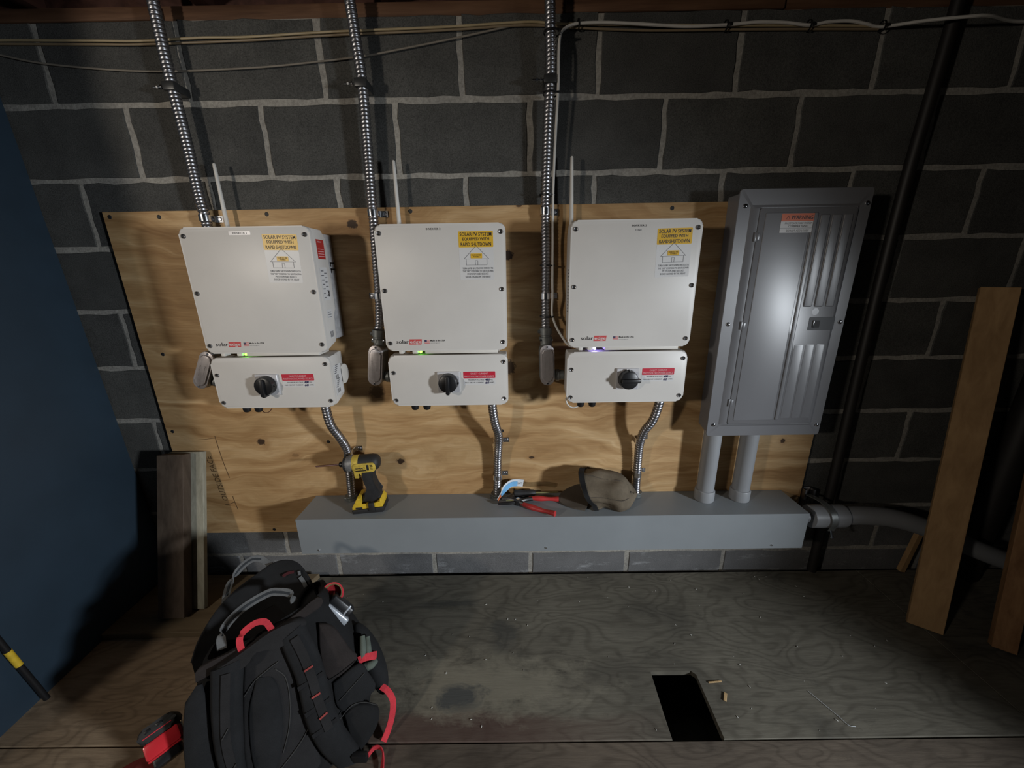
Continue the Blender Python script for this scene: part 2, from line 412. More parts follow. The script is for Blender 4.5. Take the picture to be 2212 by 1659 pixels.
def lathe(bm, prof, origin, axis, seg=16):
    """prof: list of (radius, distance along axis)"""
    m = NB(); ax = V(axis).normalized()
    u = ax.orthogonal().normalized(); w = ax.cross(u)
    rings = []
    for r, h in prof:
        c = V(origin) + ax * h
        if r < 1e-6: rings.append([m.verts.new(c)])
        else: rings.append([m.verts.new(c + (u * math.cos(2 * PI * i / seg) + w * math.sin(2 * PI * i / seg)) * r) for i in range(seg)])
    for A, B in zip(rings, rings[1:]):
        for i in range(seg):
            j = (i + 1) % seg
            if len(A) == 1 and len(B) == 1: continue
            if len(A) == 1: m.faces.new((A[0], B[i], B[j]))
            elif len(B) == 1: m.faces.new((A[i], B[0], A[j]))
            else: m.faces.new((A[i], B[i], B[j], A[j]))
    for R_ in (rings[0], rings[-1]):
        if len(R_) > 2: m.faces.new(R_)
    join(bm, m); return bm
def smooth_path(pts, n=10):
    pts = [V(p) for p in pts]
    if len(pts) < 3: return [pts[0].lerp(pts[1], i / n) for i in range(n + 1)]
    P = [pts[0] * 2 - pts[1]] + pts + [pts[-1] * 2 - pts[-2]]
    out = []
    for i in range(1, len(P) - 2):
        a, b, c, d = P[i - 1:i + 3]
        for k in range(n):
            t = k / n
            out.append(0.5 * ((2 * b) + (c - a) * t + (2 * a - 5 * b + 4 * c - d) * t * t + (3 * b - a - 3 * c + d) * t ** 3))
    out.append(pts[-1])
    return out
class Curve3:
    def __init__(s, pts, n=12):
        s.p = smooth_path(pts, n); s.l = [0.0]
        for a, b in zip(s.p, s.p[1:]): s.l.append(s.l[-1] + (b - a).length)
        s.len = s.l[-1]
        s.fr = []; u = None
        for i in range(len(s.p)):
            t = (s.p[min(i + 1, len(s.p) - 1)] - s.p[max(i - 1, 0)]).normalized()
            u = t.orthogonal().normalized() if u is None else (u - t * u.dot(t)).normalized()
            s.fr.append((t, u, t.cross(u)))
    def at(s, d):
        d = min(max(d, 0), s.len); i = 0
        import bisect
        i = min(max(bisect.bisect_right(s.l, d) - 1, 0), len(s.p) - 2)
        f = (d - s.l[i]) / max(1e-9, s.l[i + 1] - s.l[i])
        t, u, w = s.fr[i]
        return s.p[i].lerp(s.p[i + 1], f), t, u, w
def tube(bm, pts, r, seg=8, n=8, caps=True):
    c = Curve3(pts, n); m = NB(); rings = []
    rr = r if callable(r) else (lambda f: r)
    for i, p in enumerate(c.p):
        t, u, w = c.fr[i]; q = rr(c.l[i] / c.len)
        rings.append([m.verts.new(p + (u * math.cos(2 * PI * k / seg) + w * math.sin(2 * PI * k / seg)) * q) for k in range(seg)])
    for A, B in zip(rings, rings[1:]):
        for k in range(seg): m.faces.new((A[k], A[(k + 1) % seg], B[(k + 1) % seg], B[k]))
    if caps: m.faces.new(rings[0][::-1]); m.faces.new(rings[-1])
    join(bm, m); return bm
def corrugated(bm, pts, r, pitch=0.0102, depth=0.0022, seg=16):
    """interlocked spiral steel strip: a helical profile swept along the path"""
    c = Curve3(pts, 14); m = NB()
    prof = [(r, 0.0), (r, 0.30), (r - depth * 0.55, 0.42), (r - depth * 0.2, 0.60), (r - depth, 0.76), (r - depth, 0.92)]
    K = len(prof); turns = int(c.len / pitch) + 1
    V_ = {}
    for tn in range(-1, turns):
        for j in range(K):
            for k in range(seg):
                d = (tn + prof[j][1] + k / seg) * pitch
                p, t, u, w = c.at(d)
                a = 2 * PI * k / seg
                V_[(tn * K + j, k)] = m.verts.new(p + (u * math.cos(a) + w * math.sin(a)) * prof[j][0])
    lo, hi = -K, turns * K - 1
    for i in range(lo, hi):
        for k in range(seg):
            if k < seg - 1: q = [(i, k), (i, k + 1), (i + 1, k + 1), (i + 1, k)]
            else: q = [(i, k), (i + K, 0), (i + K + 1, 0), (i + 1, k)]
            if all(x in V_ for x in q): m.faces.new([V_[x] for x in q])
    join(bm, m); return bm
def ribbon(bm, pts, width, thick, wdir, n=8):
    """flat webbing along pts; wdir is the direction of its width (vector or list of vectors per control point)"""
    c = Curve3(pts, n); m = NB(); rings = []
    wl = wdir if isinstance(wdir, list) else [wdir] * len(pts)
    wl = [V(x) for x in wl]
    for i, p in enumerate(c.p):
        f = i / (len(c.p) - 1) * (len(wl) - 1); a = min(int(f), len(wl) - 2)
        wd = wl[a].lerp(wl[a + 1], f - a)
        t = c.fr[i][0]; wd = (wd - t * wd.dot(t)).normalized(); nn = t.cross(wd)
        rings.append([m.verts.new(p + wd * (sx * width / 2) + nn * (sy * thick / 2)) for sx, sy in ((-1, -1), (1, -1), (1, 1), (-1, 1))])
    for A, B in zip(rings, rings[1:]):
        for k in range(4): m.faces.new((A[k], A[(k + 1) % 4], B[(k + 1) % 4], B[k]))
    m.faces.new(rings[0][::-1]); m.faces.new(rings[-1])
    join(bm, m); return bm

EX, EY, EZ = V((1, 0, 0)), V((0, 1, 0)), V((0, 0, 1))
_tc = {}
def text_mesh(s, bold, shear):
    key = (s, bold, shear)
    if key in _tc: return _tc[key]
    cu = bpy.data.curves.new('t', 'FONT')
    cu.body = s; cu.align_x = 'CENTER'; cu.resolution_u = 2; cu.offset = bold; cu.shear = shear; cu.space_line = 0.86
    ob = bpy.data.objects.new('t', cu); COL.objects.link(ob)
    dg = bpy.context.evaluated_depsgraph_get()
    me = bpy.data.meshes.new_from_object(ob.evaluated_get(dg))
    vs = [v.co.copy() for v in me.vertices]; fs = [tuple(p.vertices) for p in me.polygons]
    bpy.data.objects.remove(ob); bpy.data.curves.remove(cu); bpy.data.meshes.remove(me)
    x0 = min(v.x for v in vs); x1 = max(v.x for v in vs); y0 = min(v.y for v in vs); y1 = max(v.y for v in vs)
    _tc[key] = ([((v.x - (x0 + x1) / 2) / (x1 - x0), (v.y - (y0 + y1) / 2) / (y1 - y0)) for v in vs], fs)
    return _tc[key]
def text(s, c, w, h, mat, parent, right=EX, up=EZ, bold=0.0, shear=0.0, name='lettering'):
    """letters whose block is w wide and h high, centred on c, lying in the plane of right/up"""
    vs, fs = text_mesh(s, bold, shear)
    bm = NB(); c = V(c)
    vv = [bm.verts.new(c + V(right) * (x * w) + V(up) * (y * h)) for x, y in vs]
    for f in fs:
        try: bm.faces.new([vv[i] for i in f])
        except ValueError: pass
    return part(name, bm, mat, parent, 0)

# ------------------------------------------------------------------ the room
ZA = 1.7147                                   # mortar course height used as the datum of the wall
BW, BH, J = 0.4064, 0.2032, 0.0205
bm = NB(); box(bm, -1.72, 2.30, 0.0035, 0.15, -0.30, 1.918)
wall = struct('wall_back', bm, 'mortar')
def block_mesh(w, h, rnd):
    """a concrete block face with a slightly ragged, mortar-smeared rim"""
    m = NB(); rim = []
    nx, nz = max(3, int(w / 0.045)), 5
    per = [(-w / 2 + w * i / nx, -h / 2) for i in range(nx)] + [(w / 2, -h / 2 + h * i / nz) for i in range(nz)] + \
          [(w / 2 - w * i / nx, h / 2) for i in range(nx)] + [(-w / 2, h / 2 - h * i / nz) for i in range(nz)]
    js = [(rnd.uniform(-1, 1), rnd.uniform(-1, 1)) for _ in per]
    front = [m.verts.new((x + j[0] * 0.0030, 0.0 + 0.0, z + j[1] * 0.0030)) for (x, z), j in zip(per, js)]
    mid = [m.verts.new((x * 1.0 + (0.0022 if x > 0 else -0.0022) + j[0] * 0.0030, 0.0022, z + (0.0022 if z > 0 else -0.0022) + j[1] * 0.0030)) for (x, z), j in zip(per, js)]
    back = [m.verts.new((v.co.x, 0.012, v.co.z)) for v in mid]
    n = len(per)
    m.faces.new(front)
    for A, B in ((front, mid), (mid, back)):
        for i in range(n): m.faces.new((A[i], A[(i + 1) % n], B[(i + 1) % n], B[i]))
    return m
cache = {}
def put_block(x0, x1, z0, z1):
    w, h = x1 - x0 - J, z1 - z0 - J
    if w < 0.03 or h < 0.02: return
    k = (round(w, 3), round(h, 3), random.randrange(4))
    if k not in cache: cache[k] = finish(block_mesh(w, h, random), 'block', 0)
    o = bpy.data.objects.new('block', cache[k]); COL.objects.link(o)
    o.location = ((x0 + x1) / 2 + random.uniform(-.0015, .0015), random.uniform(.0, .0018), (z0 + z1) / 2 + random.uniform(-.001, .001)); o.parent = wall
for r in range(-1, 9):
    z1 = ZA - r * BH; z0 = z1 - BH
    if r == -1: z1 = 1.9275
    if r == 8: z0 = -0.24
    off = 0.0 if r % 2 == 0 else BW / 2
    for k in range(-5, 7):
        x0 = k * BW + off; x1 = x0 + BW
        x0, x1 = max(x0, -1.70), min(x1, 2.29)
        if x1 - x0 > 0.05: put_block(x0, x1, z0, z1)

# floor: dark ground below, worn sheets above with a cut-out hole
bm = NB(); box(bm, -2.6, 2.6, -3.2, 0.14, -0.34, -0.15)
floor = struct('floor', bm, 'soil')
def sheet(pts, mat, z0=-0.018, z1=0.0):
    b = NB(); prism(b, pts, 'z', z1, z0, 0.0015, 1)
    return part('floor_panel', b, mat, floor, 20)
H0, H1 = 0.355, 0.500
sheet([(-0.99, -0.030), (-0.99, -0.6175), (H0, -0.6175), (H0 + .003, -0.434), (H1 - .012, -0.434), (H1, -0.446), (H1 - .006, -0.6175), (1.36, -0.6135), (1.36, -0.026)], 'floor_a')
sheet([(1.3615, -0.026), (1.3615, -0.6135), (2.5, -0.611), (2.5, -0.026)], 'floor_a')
sheet([(-1.62, -0.024), (-1.62, -0.6200), (-0.992, -0.6185), (-0.992, -0.024)], 'floor_left')
sheet([(-2.5, -0.6245), (-2.5, -1.23), (-0.56, -1.23), (-0.56, -0.6225)], 'floor_left')
sheet([(-0.5575, -0.6225), (-0.5575, -1.23), (2.5, -1.23), (2.5, -0.6160)], 'floor_b')
sheet([(-2.5, -1.234), (-2.5, -3.1), (2.5, -3.1), (2.5, -1.234)], 'floor_b')
for x in (-1.5, -1.1, -0.7, -0.28, 0.12, 0.62, 1.03, 1.44):       # joists carrying the floor
    b = NB(); box(b, x - .02, x + .02, -3.0, -0.01, -0.149, -0.019); part('floor_joist', b, 'deck', floor)

# blue painted partition on the left
bm = NB()
prism(bm, [(-0.86, -0.018), (-0.004, -0.018), (-0.004, 1.95), (-0.86, 1.95)], 'x', 0.0, -0.07, 0.003, 1)
for v in bm.verts:
    v.co.x += -1.530 - 0.026 * v.co.z + 0.034 * (-(v.co.y) / 0.59)
wl = struct('wall_left', bm, 'blue')

# unseen slab added to keep the cool light off the right side
bm = NB(); box(bm, 2.0, 2.1, -1.52, -0.003, -0.018, 2.188, 0.004)
struct('wall_right_blocker', bm, 'blocker')

# sill plate, rim board, joists and boards overhead
bm = NB(); box(bm, -1.72, 2.3, 0.006, 0.14, 1.9175, 1.955, 0.003)
tr = struct('trim_1', bm, 'sill')
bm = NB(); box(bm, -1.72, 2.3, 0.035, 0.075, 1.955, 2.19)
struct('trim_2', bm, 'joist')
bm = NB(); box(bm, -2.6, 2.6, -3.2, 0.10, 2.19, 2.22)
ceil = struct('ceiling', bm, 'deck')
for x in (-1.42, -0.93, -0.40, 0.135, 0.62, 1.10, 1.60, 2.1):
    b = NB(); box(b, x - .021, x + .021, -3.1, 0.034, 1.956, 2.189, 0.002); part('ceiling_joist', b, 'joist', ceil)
bm = NB(); box(bm, -1.72, -1.045, -0.004, 0.006, 1.918, 1.948, 0.004); box(bm, 0.10, 0.72, -0.002, 0.006, 1.919, 1.95, 0.004)
part('sill_board', bm, 'sill', tr)

# ------------------------------------------------------------------ plywood backboard
def hexscrew(bm, x, y, z, r, h=0.003):
    lathe(bm, [(0, -h), (r * .55, -h), (r * .95, -h * .6), (r, 0.0), (r, 0.0015)], (x, y, z), (0, 1, 0), 14)
PB = thing('plywood_backboard', (-0.15, -0.006, 0.209), 'large tan plywood sheet screwed to the block wall behind the white boxes', 'plywood')
bm = NB(); prism(bm, [(-1.368, 0.210), (1.068, 0.210), (1.068, 1.421), (-1.368, 1.419)], 'y', -0.0125, -0.0012, 0.0008, 1)
ply = part('sheet', bm, 'ply', PB)
for x, z in ((-1.347, 1.404), (-1.189, 1.402), (-0.842, 1.405), (-0.382, 1.407), (0.066, 1.404), (0.452, 1.404), (-1.30, 0.955), (-0.765, 0.61), (-0.105, 0.645), (-1.045, 0.223), (-1.345, 0.66), (0.92, 0.235)):
    b = NB(); lathe(b, [(0, -.0008), (.0055, -.0009), (.0068, .0002), (.0068, .002)], (x, -0.0128, z), (0, 1, 0), 10); part('screw', b, 'screwhole', PB)
yp = -0.0131
text('OUTSIDE FACE', (-1.224, yp, 0.460), 0.200, 0.021, 'pencil', PB, right=V((-.12, 0, 1)).normalized(), up=V((-1, 0, -.12)).normalized(), shear=0.25, name='handwriting')
def pencil(pts, w=0.0018):
    b = NB(); ribbon(b, [(x, yp, z) for x, z in pts], w, 0.0003, EY.cross(V((pts[-1][0] - pts[0][0], 0, pts[-1][1] - pts[0][1]))), 3); part('pencil_line', b, 'pencil', PB)
pencil([(-1.190, 0.640), (-1.188, 0.60), (-1.184, 0.54), (-1.174, 0.462)], 0.0020)
pencil([(-1.256, 0.625), (-1.230, 0.627), (-1.192, 0.631)], 0.0014)
pencil([(-1.180, 0.380), (-1.177, 0.350), (-1.172, 0.320)], 0.0022); pencil([(-1.218, 0.342), (-1.200, 0.345), (-1.176, 0.355)], 0.0022)

# ------------------------------------------------------------------ inverters
def screwhead(x, y, z, parent, r=0.0066):
    b = NB()
    lathe(b, [(r * .45, 0.0018), (r * .5, -0.0012), (r * .86, -0.0026), (r, -0.0012), (r, 0.003)], (x, y, z), (0, 1, 0), 16)
    s = part('screw', b, 'screw', parent)
    b = NB(); lathe(b, [(0, 0.0), (r * .5, 0.0), (r * .5, 0.0015)], (x, y - 0.0002, z), (0, 1, 0), 6); part('socket', b, 'screwhole', s)
def flat(pts, y, parent, mat, name, th=0.0004):
    b = NB(); prism(b, pts, 'y', y - th, y, 0); return part(name, b, mat, parent, 0)
FY = -0.172
HOUSE = ((0, .036), (.036, 0), (.030, 0), (.030, -.017), (-.030, -.017), (-.030, 0), (-.036, 0), (0, .036))
def stroke(bm, pts, y, w):
    for (x0, z0), (x1, z1) in zip(pts, pts[1:]):
        d = V((x1 - x0, 0, z1 - z0)); n = V((-d.z, 0, d.x)).normalized() * w / 2
        q = [V((x0, y, z0)) - n, V((x1, y, z1)) - n, V((x1, y, z1)) + n, V((x0, y, z0)) + n]
        bm.faces.new([bm.verts.new(v) for v in q])
def inverter(xc, dz, num, label, sx, lead, knob, ant, led, plate_dx):
    random.seed(40 + num)
    I = thing('solar_inverter', (xc, -0.013, 0.80 + dz), label, 'inverter', 'solar inverters on the plywood')
    w = 0.187; z0, z1 = 0.986 + dz, 1.351 + dz
    # main unit
    bm = NB(); prism(bm, rrect(xc - w, xc + w, z0, z1, 0.019, 6), 'y', FY, FY + 0.014, 0.005, 3)
    part('front_cover', bm, 'white', I)
    bm = NB()
    prof = [(FY + .014, z0 + .004), (-0.100, z0 + .020), (-0.092, z0 + .028), (-0.088, z0 + .110), (-0.068, z0 + .122), (-0.068, z1 - .030), (-0.094, z1 - .004), (FY + .014, z1 - .004)]
    prism(bm, prof, 'x', xc - w + .004, xc + w - .004, 0.003, 2, True)
    part('case', bm, 'white', I)
    bm = NB()
    box(bm, xc - .150, xc + w - .010, -0.0875, -0.016, z0 + .026, z1 - .012, 0.004)
    hs = part('heat_sink', bm, 'heatsink', I)
    for k in range(12):
        x = xc - .140 + k * .0255
        b = NB(); box(b, x, x + .004, -0.060, -0.0145, z1 - .0125, z1 - .0065); part('fin', b, 'heatsink', hs)
    bm = NB()
    for a, zz in ((0.0, 1.253), (0.0, 1.233)):
        box(bm, xc + w - .011, xc + w - .0095, -0.050, -0.018, zz + dz - .003, zz + dz + .003)
        box(bm, xc + w - .011, xc + w - .0095, -0.050, -0.044, zz + dz - .012, zz + dz + .003)
    part('stencil_mark', bm, 'screwhole', I)
    # flange with the indicator between the two boxes
    bm = NB()
    box(bm, xc - .070, xc + w - .030, -0.166, -0.100, z0 - .0105, z0 + .003, 0.0015)
    box(bm, xc - .152, xc - .139, -0.165, -0.105, z0 - .0105, z0 + .003, 0.002); box(bm, xc + led - .024, xc + led - .007, -0.165, -0.105, z0 - .0105, z0 + .003, 0.002)
    part('flange', bm, 'white2', I)
    bm = NB(); box(bm, xc + led - .036, xc + led - .027, -0.147, -0.115, z0 - .008, z0 + .002); part('switch_toggle', bm, 'black', I)
    bm = NB(); box(bm, xc + led - .0035, xc + led + .0035, -0.161, -0.150, z0 - .0098, z0 - .003, 0.002)
    part('indicator_light', bm, 'led_b' if lead else 'led_g', I)
    for px, pz in ((-.1735, 1.327), (.1735, 1.327), (-.1735, 1.168), (.1735, 1.168), (-.1735, 1.0105), (.1735, 1.0105)):
        screwhead(xc + px, FY - .0004, pz + dz, I)
    # lower connection unit
    l0, l1 = 0.806 + dz, 0.972 + dz
    bm = NB(); prism(bm, rrect(xc - w, xc + w, l0, l1, 0.021, 6), 'y', FY, FY + 0.012, 0.005, 3)
    lu = part('connection_unit', bm, 'white', I)
    bm = NB()
    prof = [(FY + .012, l0 + .004), (-0.150, l0 + .006), (-0.090, l0 + .022), (-0.086, l0 + .030), (-0.089, l1 - .020), (-0.100, l1 - .006), (-0.114, l1 - .002), (FY + .012, l1 - .003)]
    prism(bm, prof, 'x', xc - w + .004, xc + w - .004, 0.003, 2, True)
    box(bm, xc - w + .05, xc + w - .03, -0.092, -0.0145, l0 + .035, l1 - .010, 0.006)
    part('housing', bm, 'white', lu)
    bm = NB(); prism(bm, circ(-0.070, l0 + .085, 0.034, 24), 'x', xc + w - .004, xc + w - .034, 0.002); part('side_plug', bm, 'white2', lu)
    for px, pz in ((-.1735, .9165), (.1735, .948), (-.1735, .825), (.1735, .827)):
        screwhead(xc + px, FY - .0004, pz + dz, I)
    # rotary disconnect
    kx, kz = xc + plate_dx, 0.885 + dz
    bm = NB(); prism(bm, rrect(kx - .035, kx + .035, kz - .034, kz + .034, 0.002, 2), 'y', FY - .0075, FY, 0.0012, 1)
    pl = part('switch_plate', bm, 'tape_lbl', I)
    kxx = kx + .0
    bm = NB(); lathe(bm, [(0, -.0300), (.024, -.0300), (.0285, -.0275), (.0295, -.0230), (.0305, -.0075)], (kxx, FY, kz), (0, 1, 0), 32)
    kn = part('rotary_knob', bm, 'black', I)
    bm = NB()
    box(bm, -.0060, .0060, -.040, -.0295, -.031, .024, 0.0025)
    box(bm, -.0050, .0050, -.036, -.0120, -.0345, -.027, 0.002)
    box(bm, .0270, .0335, -.022, -.014, -.003, .003, 0.001)
    xform(bm, Matrix.Translation((kxx, FY, kz)) @ Matrix.Rotation(math.radians(knob), 4, 'Y'))
    part('handle', bm, 'black', kn)
    # cable glands
    for gx in ((-.122, -.083) if sx < 2 else (-.136, -.098)):
        bm = NB(); lathe(bm, [(.0125, .0), (.0125, .022), (.0105, .030), (.006, .033)], (xc + gx, -.146, l0 + .010), (0, 0, -1), 12); part('cable_gland', bm, 'black', I)
    # antenna
    bm = NB(); ax, ay, tilt = ant
    lathe(bm, [(.0070, -.03), (.0070, 0.0), (.0066, .004), (.0050, .155), (.0046, .181), (.0030, .184)], (ax, ay, 1.360 + dz), (tilt, 0, 1), 12)
    part('antenna', bm, 'wcable', I)
    # ---- printed matter
    y = FY
    if sx == 0:
        flat(rrect(xc - .043, xc + .019, 1.3285, 1.3385, .001, 1), y, I, 'tape_lbl', 'name_label')
    text('INVERTER %d' % num, (xc - .012 if sx == 0 else xc - .0175 if sx == 1 else xc + .006, y - .0008, 1.3335 + (0.003 if sx else 0) + (.0005 if sx == 2 else 0)), 0.041, 0.0052, 'ink', I)
    if lead: text('LEAD', (xc + .005, y - .0008, 1.3255), 0.0165, 0.005, 'inkg', I)
    ox = {0: .0995, 1: .1020, 2: .1095}[sx]
    ang = {0: math.radians(-1.5), 1: 0, 2: math.radians(1.0)}[sx]
    cx, cz = xc + ox, 1.3075
    rt = V((math.cos(ang), 0, math.sin(ang))); upv = V((-math.sin(ang), 0, math.cos(ang)))
    def L2(x, z): return (cx + x * rt.x + z * upv.x, cz + x * rt.z + z * upv.z)
    st = flat([L2(*p) for p in rrect(-.0495, .0495, -.0215, .0215, .002, 2)], y, I, 'yellow_st', 'shutdown_sticker')
    for k, ln in enumerate(('SOLAR PV SYSTEM', 'EQUIPPED WITH', 'RAPID SHUTDOWN')):
        q = L2(0, .0135 - k * .0135)
        text(ln, (q[0], y - .0008, q[1]), (.0905, .076, .087)[k], .0100, 'ink', st, rt, upv, 0.012)
    cs = flat([L2(*p) for p in rrect(-.0495, .0495, -.112, -.0222, .002, 2)], y, I, 'clear_st', 'instruction_sticker', 0.0002)
    bm = NB(); stroke(bm, [L2(x, z - .0535) for x, z in HOUSE], y - .0007, .0009); stroke(bm, [L2(-.03, -.0535), L2(.03, -.0535)], y - .0007, .0009)
    stroke(bm, [L2(-.0035, -.0705), L2(-.0035, -.0580), L2(.0035, -.0580), L2(.0035, -.0705)], y - .0007, .0008)
    part('house_drawing', bm, 'inkg', cs, 0)
    b = NB(); prism(b, [L2(*p) for p in rrect(-.0165, .0165, -.0520, -.0385, .001, 1)], 'y', y - .0009, y - .0004); part('yellow_tag', b, 'yellow_st', cs, 0)
    q = L2(0, -.0452); text('SOLAR ELECTRIC\nPV PANELS', (q[0], y - .0012, q[1]), .028, .0085, 'oldwood', cs, rt, upv)
    for k, (ln, wd) in enumerate((('TURN RAPID SHUTDOWN SWITCH TO', .089), ('THE "OFF" POSITION TO SHUT DOWN', .089), ('PV SYSTEM AND REDUCE', .062), ('SHOCK HAZARD IN THE ARRAY', .074))):
        q = L2(.003, -.0795 - k * .0079); text(ln, (q[0], y - .0007, q[1]), wd, .0053, 'inkg', cs, rt, upv)
    # maker's logo: dark word and white word on a red slanted block
    lx = xc + (-.116 if sx < 2 else -.109); lz = 1.0145 + dz
    text('solar', (lx - .0195, y - .0006, lz + .0005), .038, .0112, 'ink', I, bold=0.01, name='logo_word')
    lb = flat([(lx + .0005, lz - .0085), (lx + .0380, lz - .0085), (lx + .0405, lz + .0080), (lx + .0025, lz + .0080)], y, I, 'logored', 'logo_block')
    text('edge', (lx + .0205, y - .0008, lz - .0012), .0345, .0125, 'flagwhite', lb, bold=0.012)
    fx = xc + (-.060 if sx < 2 else -.041); fz = 1.0145 + dz
    fl = flat([(fx - .0075, fz - .0055), (fx + .0085, fz - .0055), (fx + .0085, fz + .0055), (fx - .0075, fz + .0055)], y, I, 'flagwhite', 'flag_print', .0002)
    bm = NB()
    for k in range(4):
        za = fz + .0055 - k * .00314
        stroke(bm, [(fx - .0075, za - .0009), (fx + .0085, za - .0009)], y - .0005, .0016)
    part('stripes', bm, 'logored', fl, 0)
    bm = NB(); stroke(bm, [(fx - .0075, fz + .0024), (fx - .0005, fz + .0024)], y - .0007, .0062); part('canton', bm, 'flagblue', fl, 0)
    text('Made in the USA', (fx + .0330, y - .0005, fz + .0030), .0455, .0052, 'ink', I, bold=0.01)
    text('www.solaredge.com', (fx + .0245, y - .0005, fz - .0045), .0290, .0024, 'inkg', I)
    # direct current label
    dx = kx + .097; dzz = .9065 + dz; a2 = math.radians(1.0)
    ds = flat(rrect(dx - .0505, dx + .0505, dzz - .0108, dzz + .0108, .0015, 1), y, I, 'red_st', 'direct_current_label')
    text('DIRECT CURRENT', (dx, y - .0008, dzz + .0044), .054, .0056, 'pinkink', ds); text('PHOTOVOLTAIC POWER SOURCE', (dx, y - .0008, dzz - .0046), .093, .0056, 'pinkink', ds)
    cs2 = flat(rrect(dx - .0505, dx + .0505, dzz - .0325, dzz - .0110, .001, 1), y, I, 'clear_st', 'voltage_label', .0002)
    text('MAXIMUM VOLTAGE', (dx - .010, y - .0006, dzz - .0165), .050, .0045, 'inkg', cs2); text('MAX CIRCUIT CURRENT', (dx - .016, y - .0006, dzz - .0252), .059, .0045, 'inkg', cs2)
    text('480', (dx + .0255, y - .0007, dzz - .0160), .0145, .0080, 'inkb', cs2, bold=0.03, shear=0.2); text('60', (dx + .0245, y - .0007, dzz - .0258), .0130, .0080, 'inkb', cs2, bold=0.03, shear=0.2)
    text('VDC', (dx + .0385, y - .0006, dzz - .0165), .009, .0042, 'inkg', cs2); text('AMPS', (dx + .0400, y - .0006, dzz - .0252), .0135, .0042, 'inkg', cs2)
    # stickers on the right-hand flank (and the left flank where that one shows)
    sxx = xc + w - .0037
    def side(y0, y1, za, zb, mat, nm, sgn=1):
        b = NB(); xs = sxx if sgn > 0 else xc - w + .0037
        prism(b, [(y0, za), (y1, za), (y1, zb), (y0, zb)], 'x', xs, xs + sgn * .0004); return part(nm, b, mat, I, 0)
    Ry, Rz = EY, EZ
    rl = side(-.134, -.088, 1.262 + dz, 1.318 + dz, 'red_lbl', 'red_flank_label')
    text('WARNING', (sxx + .0007, -.118, 1.3115 + dz), .022, .0045, 'pinkink', rl, Ry, Rz)
    for k in range(4):
        b = NB(); box(b, sxx + .0003, sxx + .0007, -.130, -.094, 1.2695 + dz + k * .0068, 1.2708 + dz + k * .0068); part('print_line', b, 'pinkink', rl, 0)
    sl = side(-.136, -.092, 1.140 + dz, 1.238 + dz, 'clear_st', 'rating_label')
    for k in range(13):
        b = NB(); yy = -.132 + (k % 2) * .020
        box(b, sxx + .0003, sxx + .0007, yy, yy + random.uniform(.010, .018), 1.147 + dz + k * .0066, 1.1498 + dz + k * .0066); part('print_line', b, 'inkg', sl, 0)
    for k in range(3):
        b = NB(); box(b, sxx + .0003, sxx + .0007, -.104, -.095, 1.150 + dz + k * .006, 1.1545 + dz + k * .006); part('bar_print', b, 'ink', sl, 0)
    s2 = side(-.130, -.100, 1.085 + dz, 1.112 + dz, 'clear_st', 'small_label')
    for k in range(3):
        b = NB(); box(b, sxx + .0003, sxx + .0007, -.126, -.104, 1.0875 + dz + k * .0075, 1.0895 + dz + k * .0075); part('print_line', b, 'inkg', s2, 0)
    s3 = side(-.130, -.106, 1.022 + dz, 1.048 + dz, 'clear_st', 'serial_label')
    for k in range(5):
        b = NB(); box(b, sxx + .0003, sxx + .0007, -.128 + k * .0044, -.126 + k * .0044, 1.025 + dz, 1.044 + dz); part('bar_print', b, 'ink', s3, 0)
    s4 = side(-.146, -.096, .835 + dz, .935 + dz, 'clear_st', 'terminal_label')
    for g in range(2):
        for k in range(5):
            b = NB(); box(b, sxx + .0003, sxx + .0007, -.142 + k * .003, -.128 + k * .004, .862 + dz + g * .046 + k * .006, .8645 + dz + g * .046 + k * .006); part('print_line', b, 'inkg', s4, 0)
        for k in range(4):
            b = NB(); box(b, sxx + .0003, sxx + .0007, -.138 + k * .006, -.1355 + k * .006, .842 + dz + g * .046, .856 + dz + g * .046); part('bar_print', b, 'ink', s4, 0)
    if sx == 2:
        s5 = side(-.150, -.105, 1.085 + dz, 1.225 + dz, 'clear_st', 'rating_label', -1)
        xl = xc - w + .0037
        for k in range(14):
            b = NB(); box(b, xl - .0007, xl - .0003, -.146 + (k % 3) * .004, -.112, 1.091 + dz + k * .0095, 1.0945 + dz + k * .0095); part('print_line', b, 'inkg', s5, 0)
    return I
inverter(-0.8225, 0.0, 1, 'white inverter labelled 1, leftmost, its right flank with a red label showing', 0, False, 0, (-0.955, -0.042, -.008), -.078, -.017)
inverter(-0.2645, 0.0, 2, 'white inverter labelled 2 in the middle, with a green indicator light', 1, False, 0, (-0.413, -0.042, .0), -.086, -.0005)
inverter(0.2955, 0.003, 3, 'white inverter labelled 3 LEAD with a violet light, beside the grey panel', 2, True, -90, (0.128, -0.042, -.02), -.100, .003)
# short wires looped under the boxes
bm = NB(); tube(bm, [(-.905, -.135, .786), (-.895, -.138, .777), (-.880, -.139, .779), (-.868, -.137, .792), (-.866, -.134, .809)], .0011, 6, 8)
single('wire', bm, 'bit', (-.885, -.135, .78), 'thin dark wire looping under the lower box of the leftmost inverter', 'wire')
bm = NB(); tube(bm, [(.160, -.134, .790), (.150, -.138, .783), (.134, -.140, .781), (.118, -.138, .792), (.112, -.134, .812)], .0024, 8, 8)
single('loop_cable', bm, 'wcable', (.135, -.135, .78), 'short white cable curled under the lower box of inverter 3', 'cable')

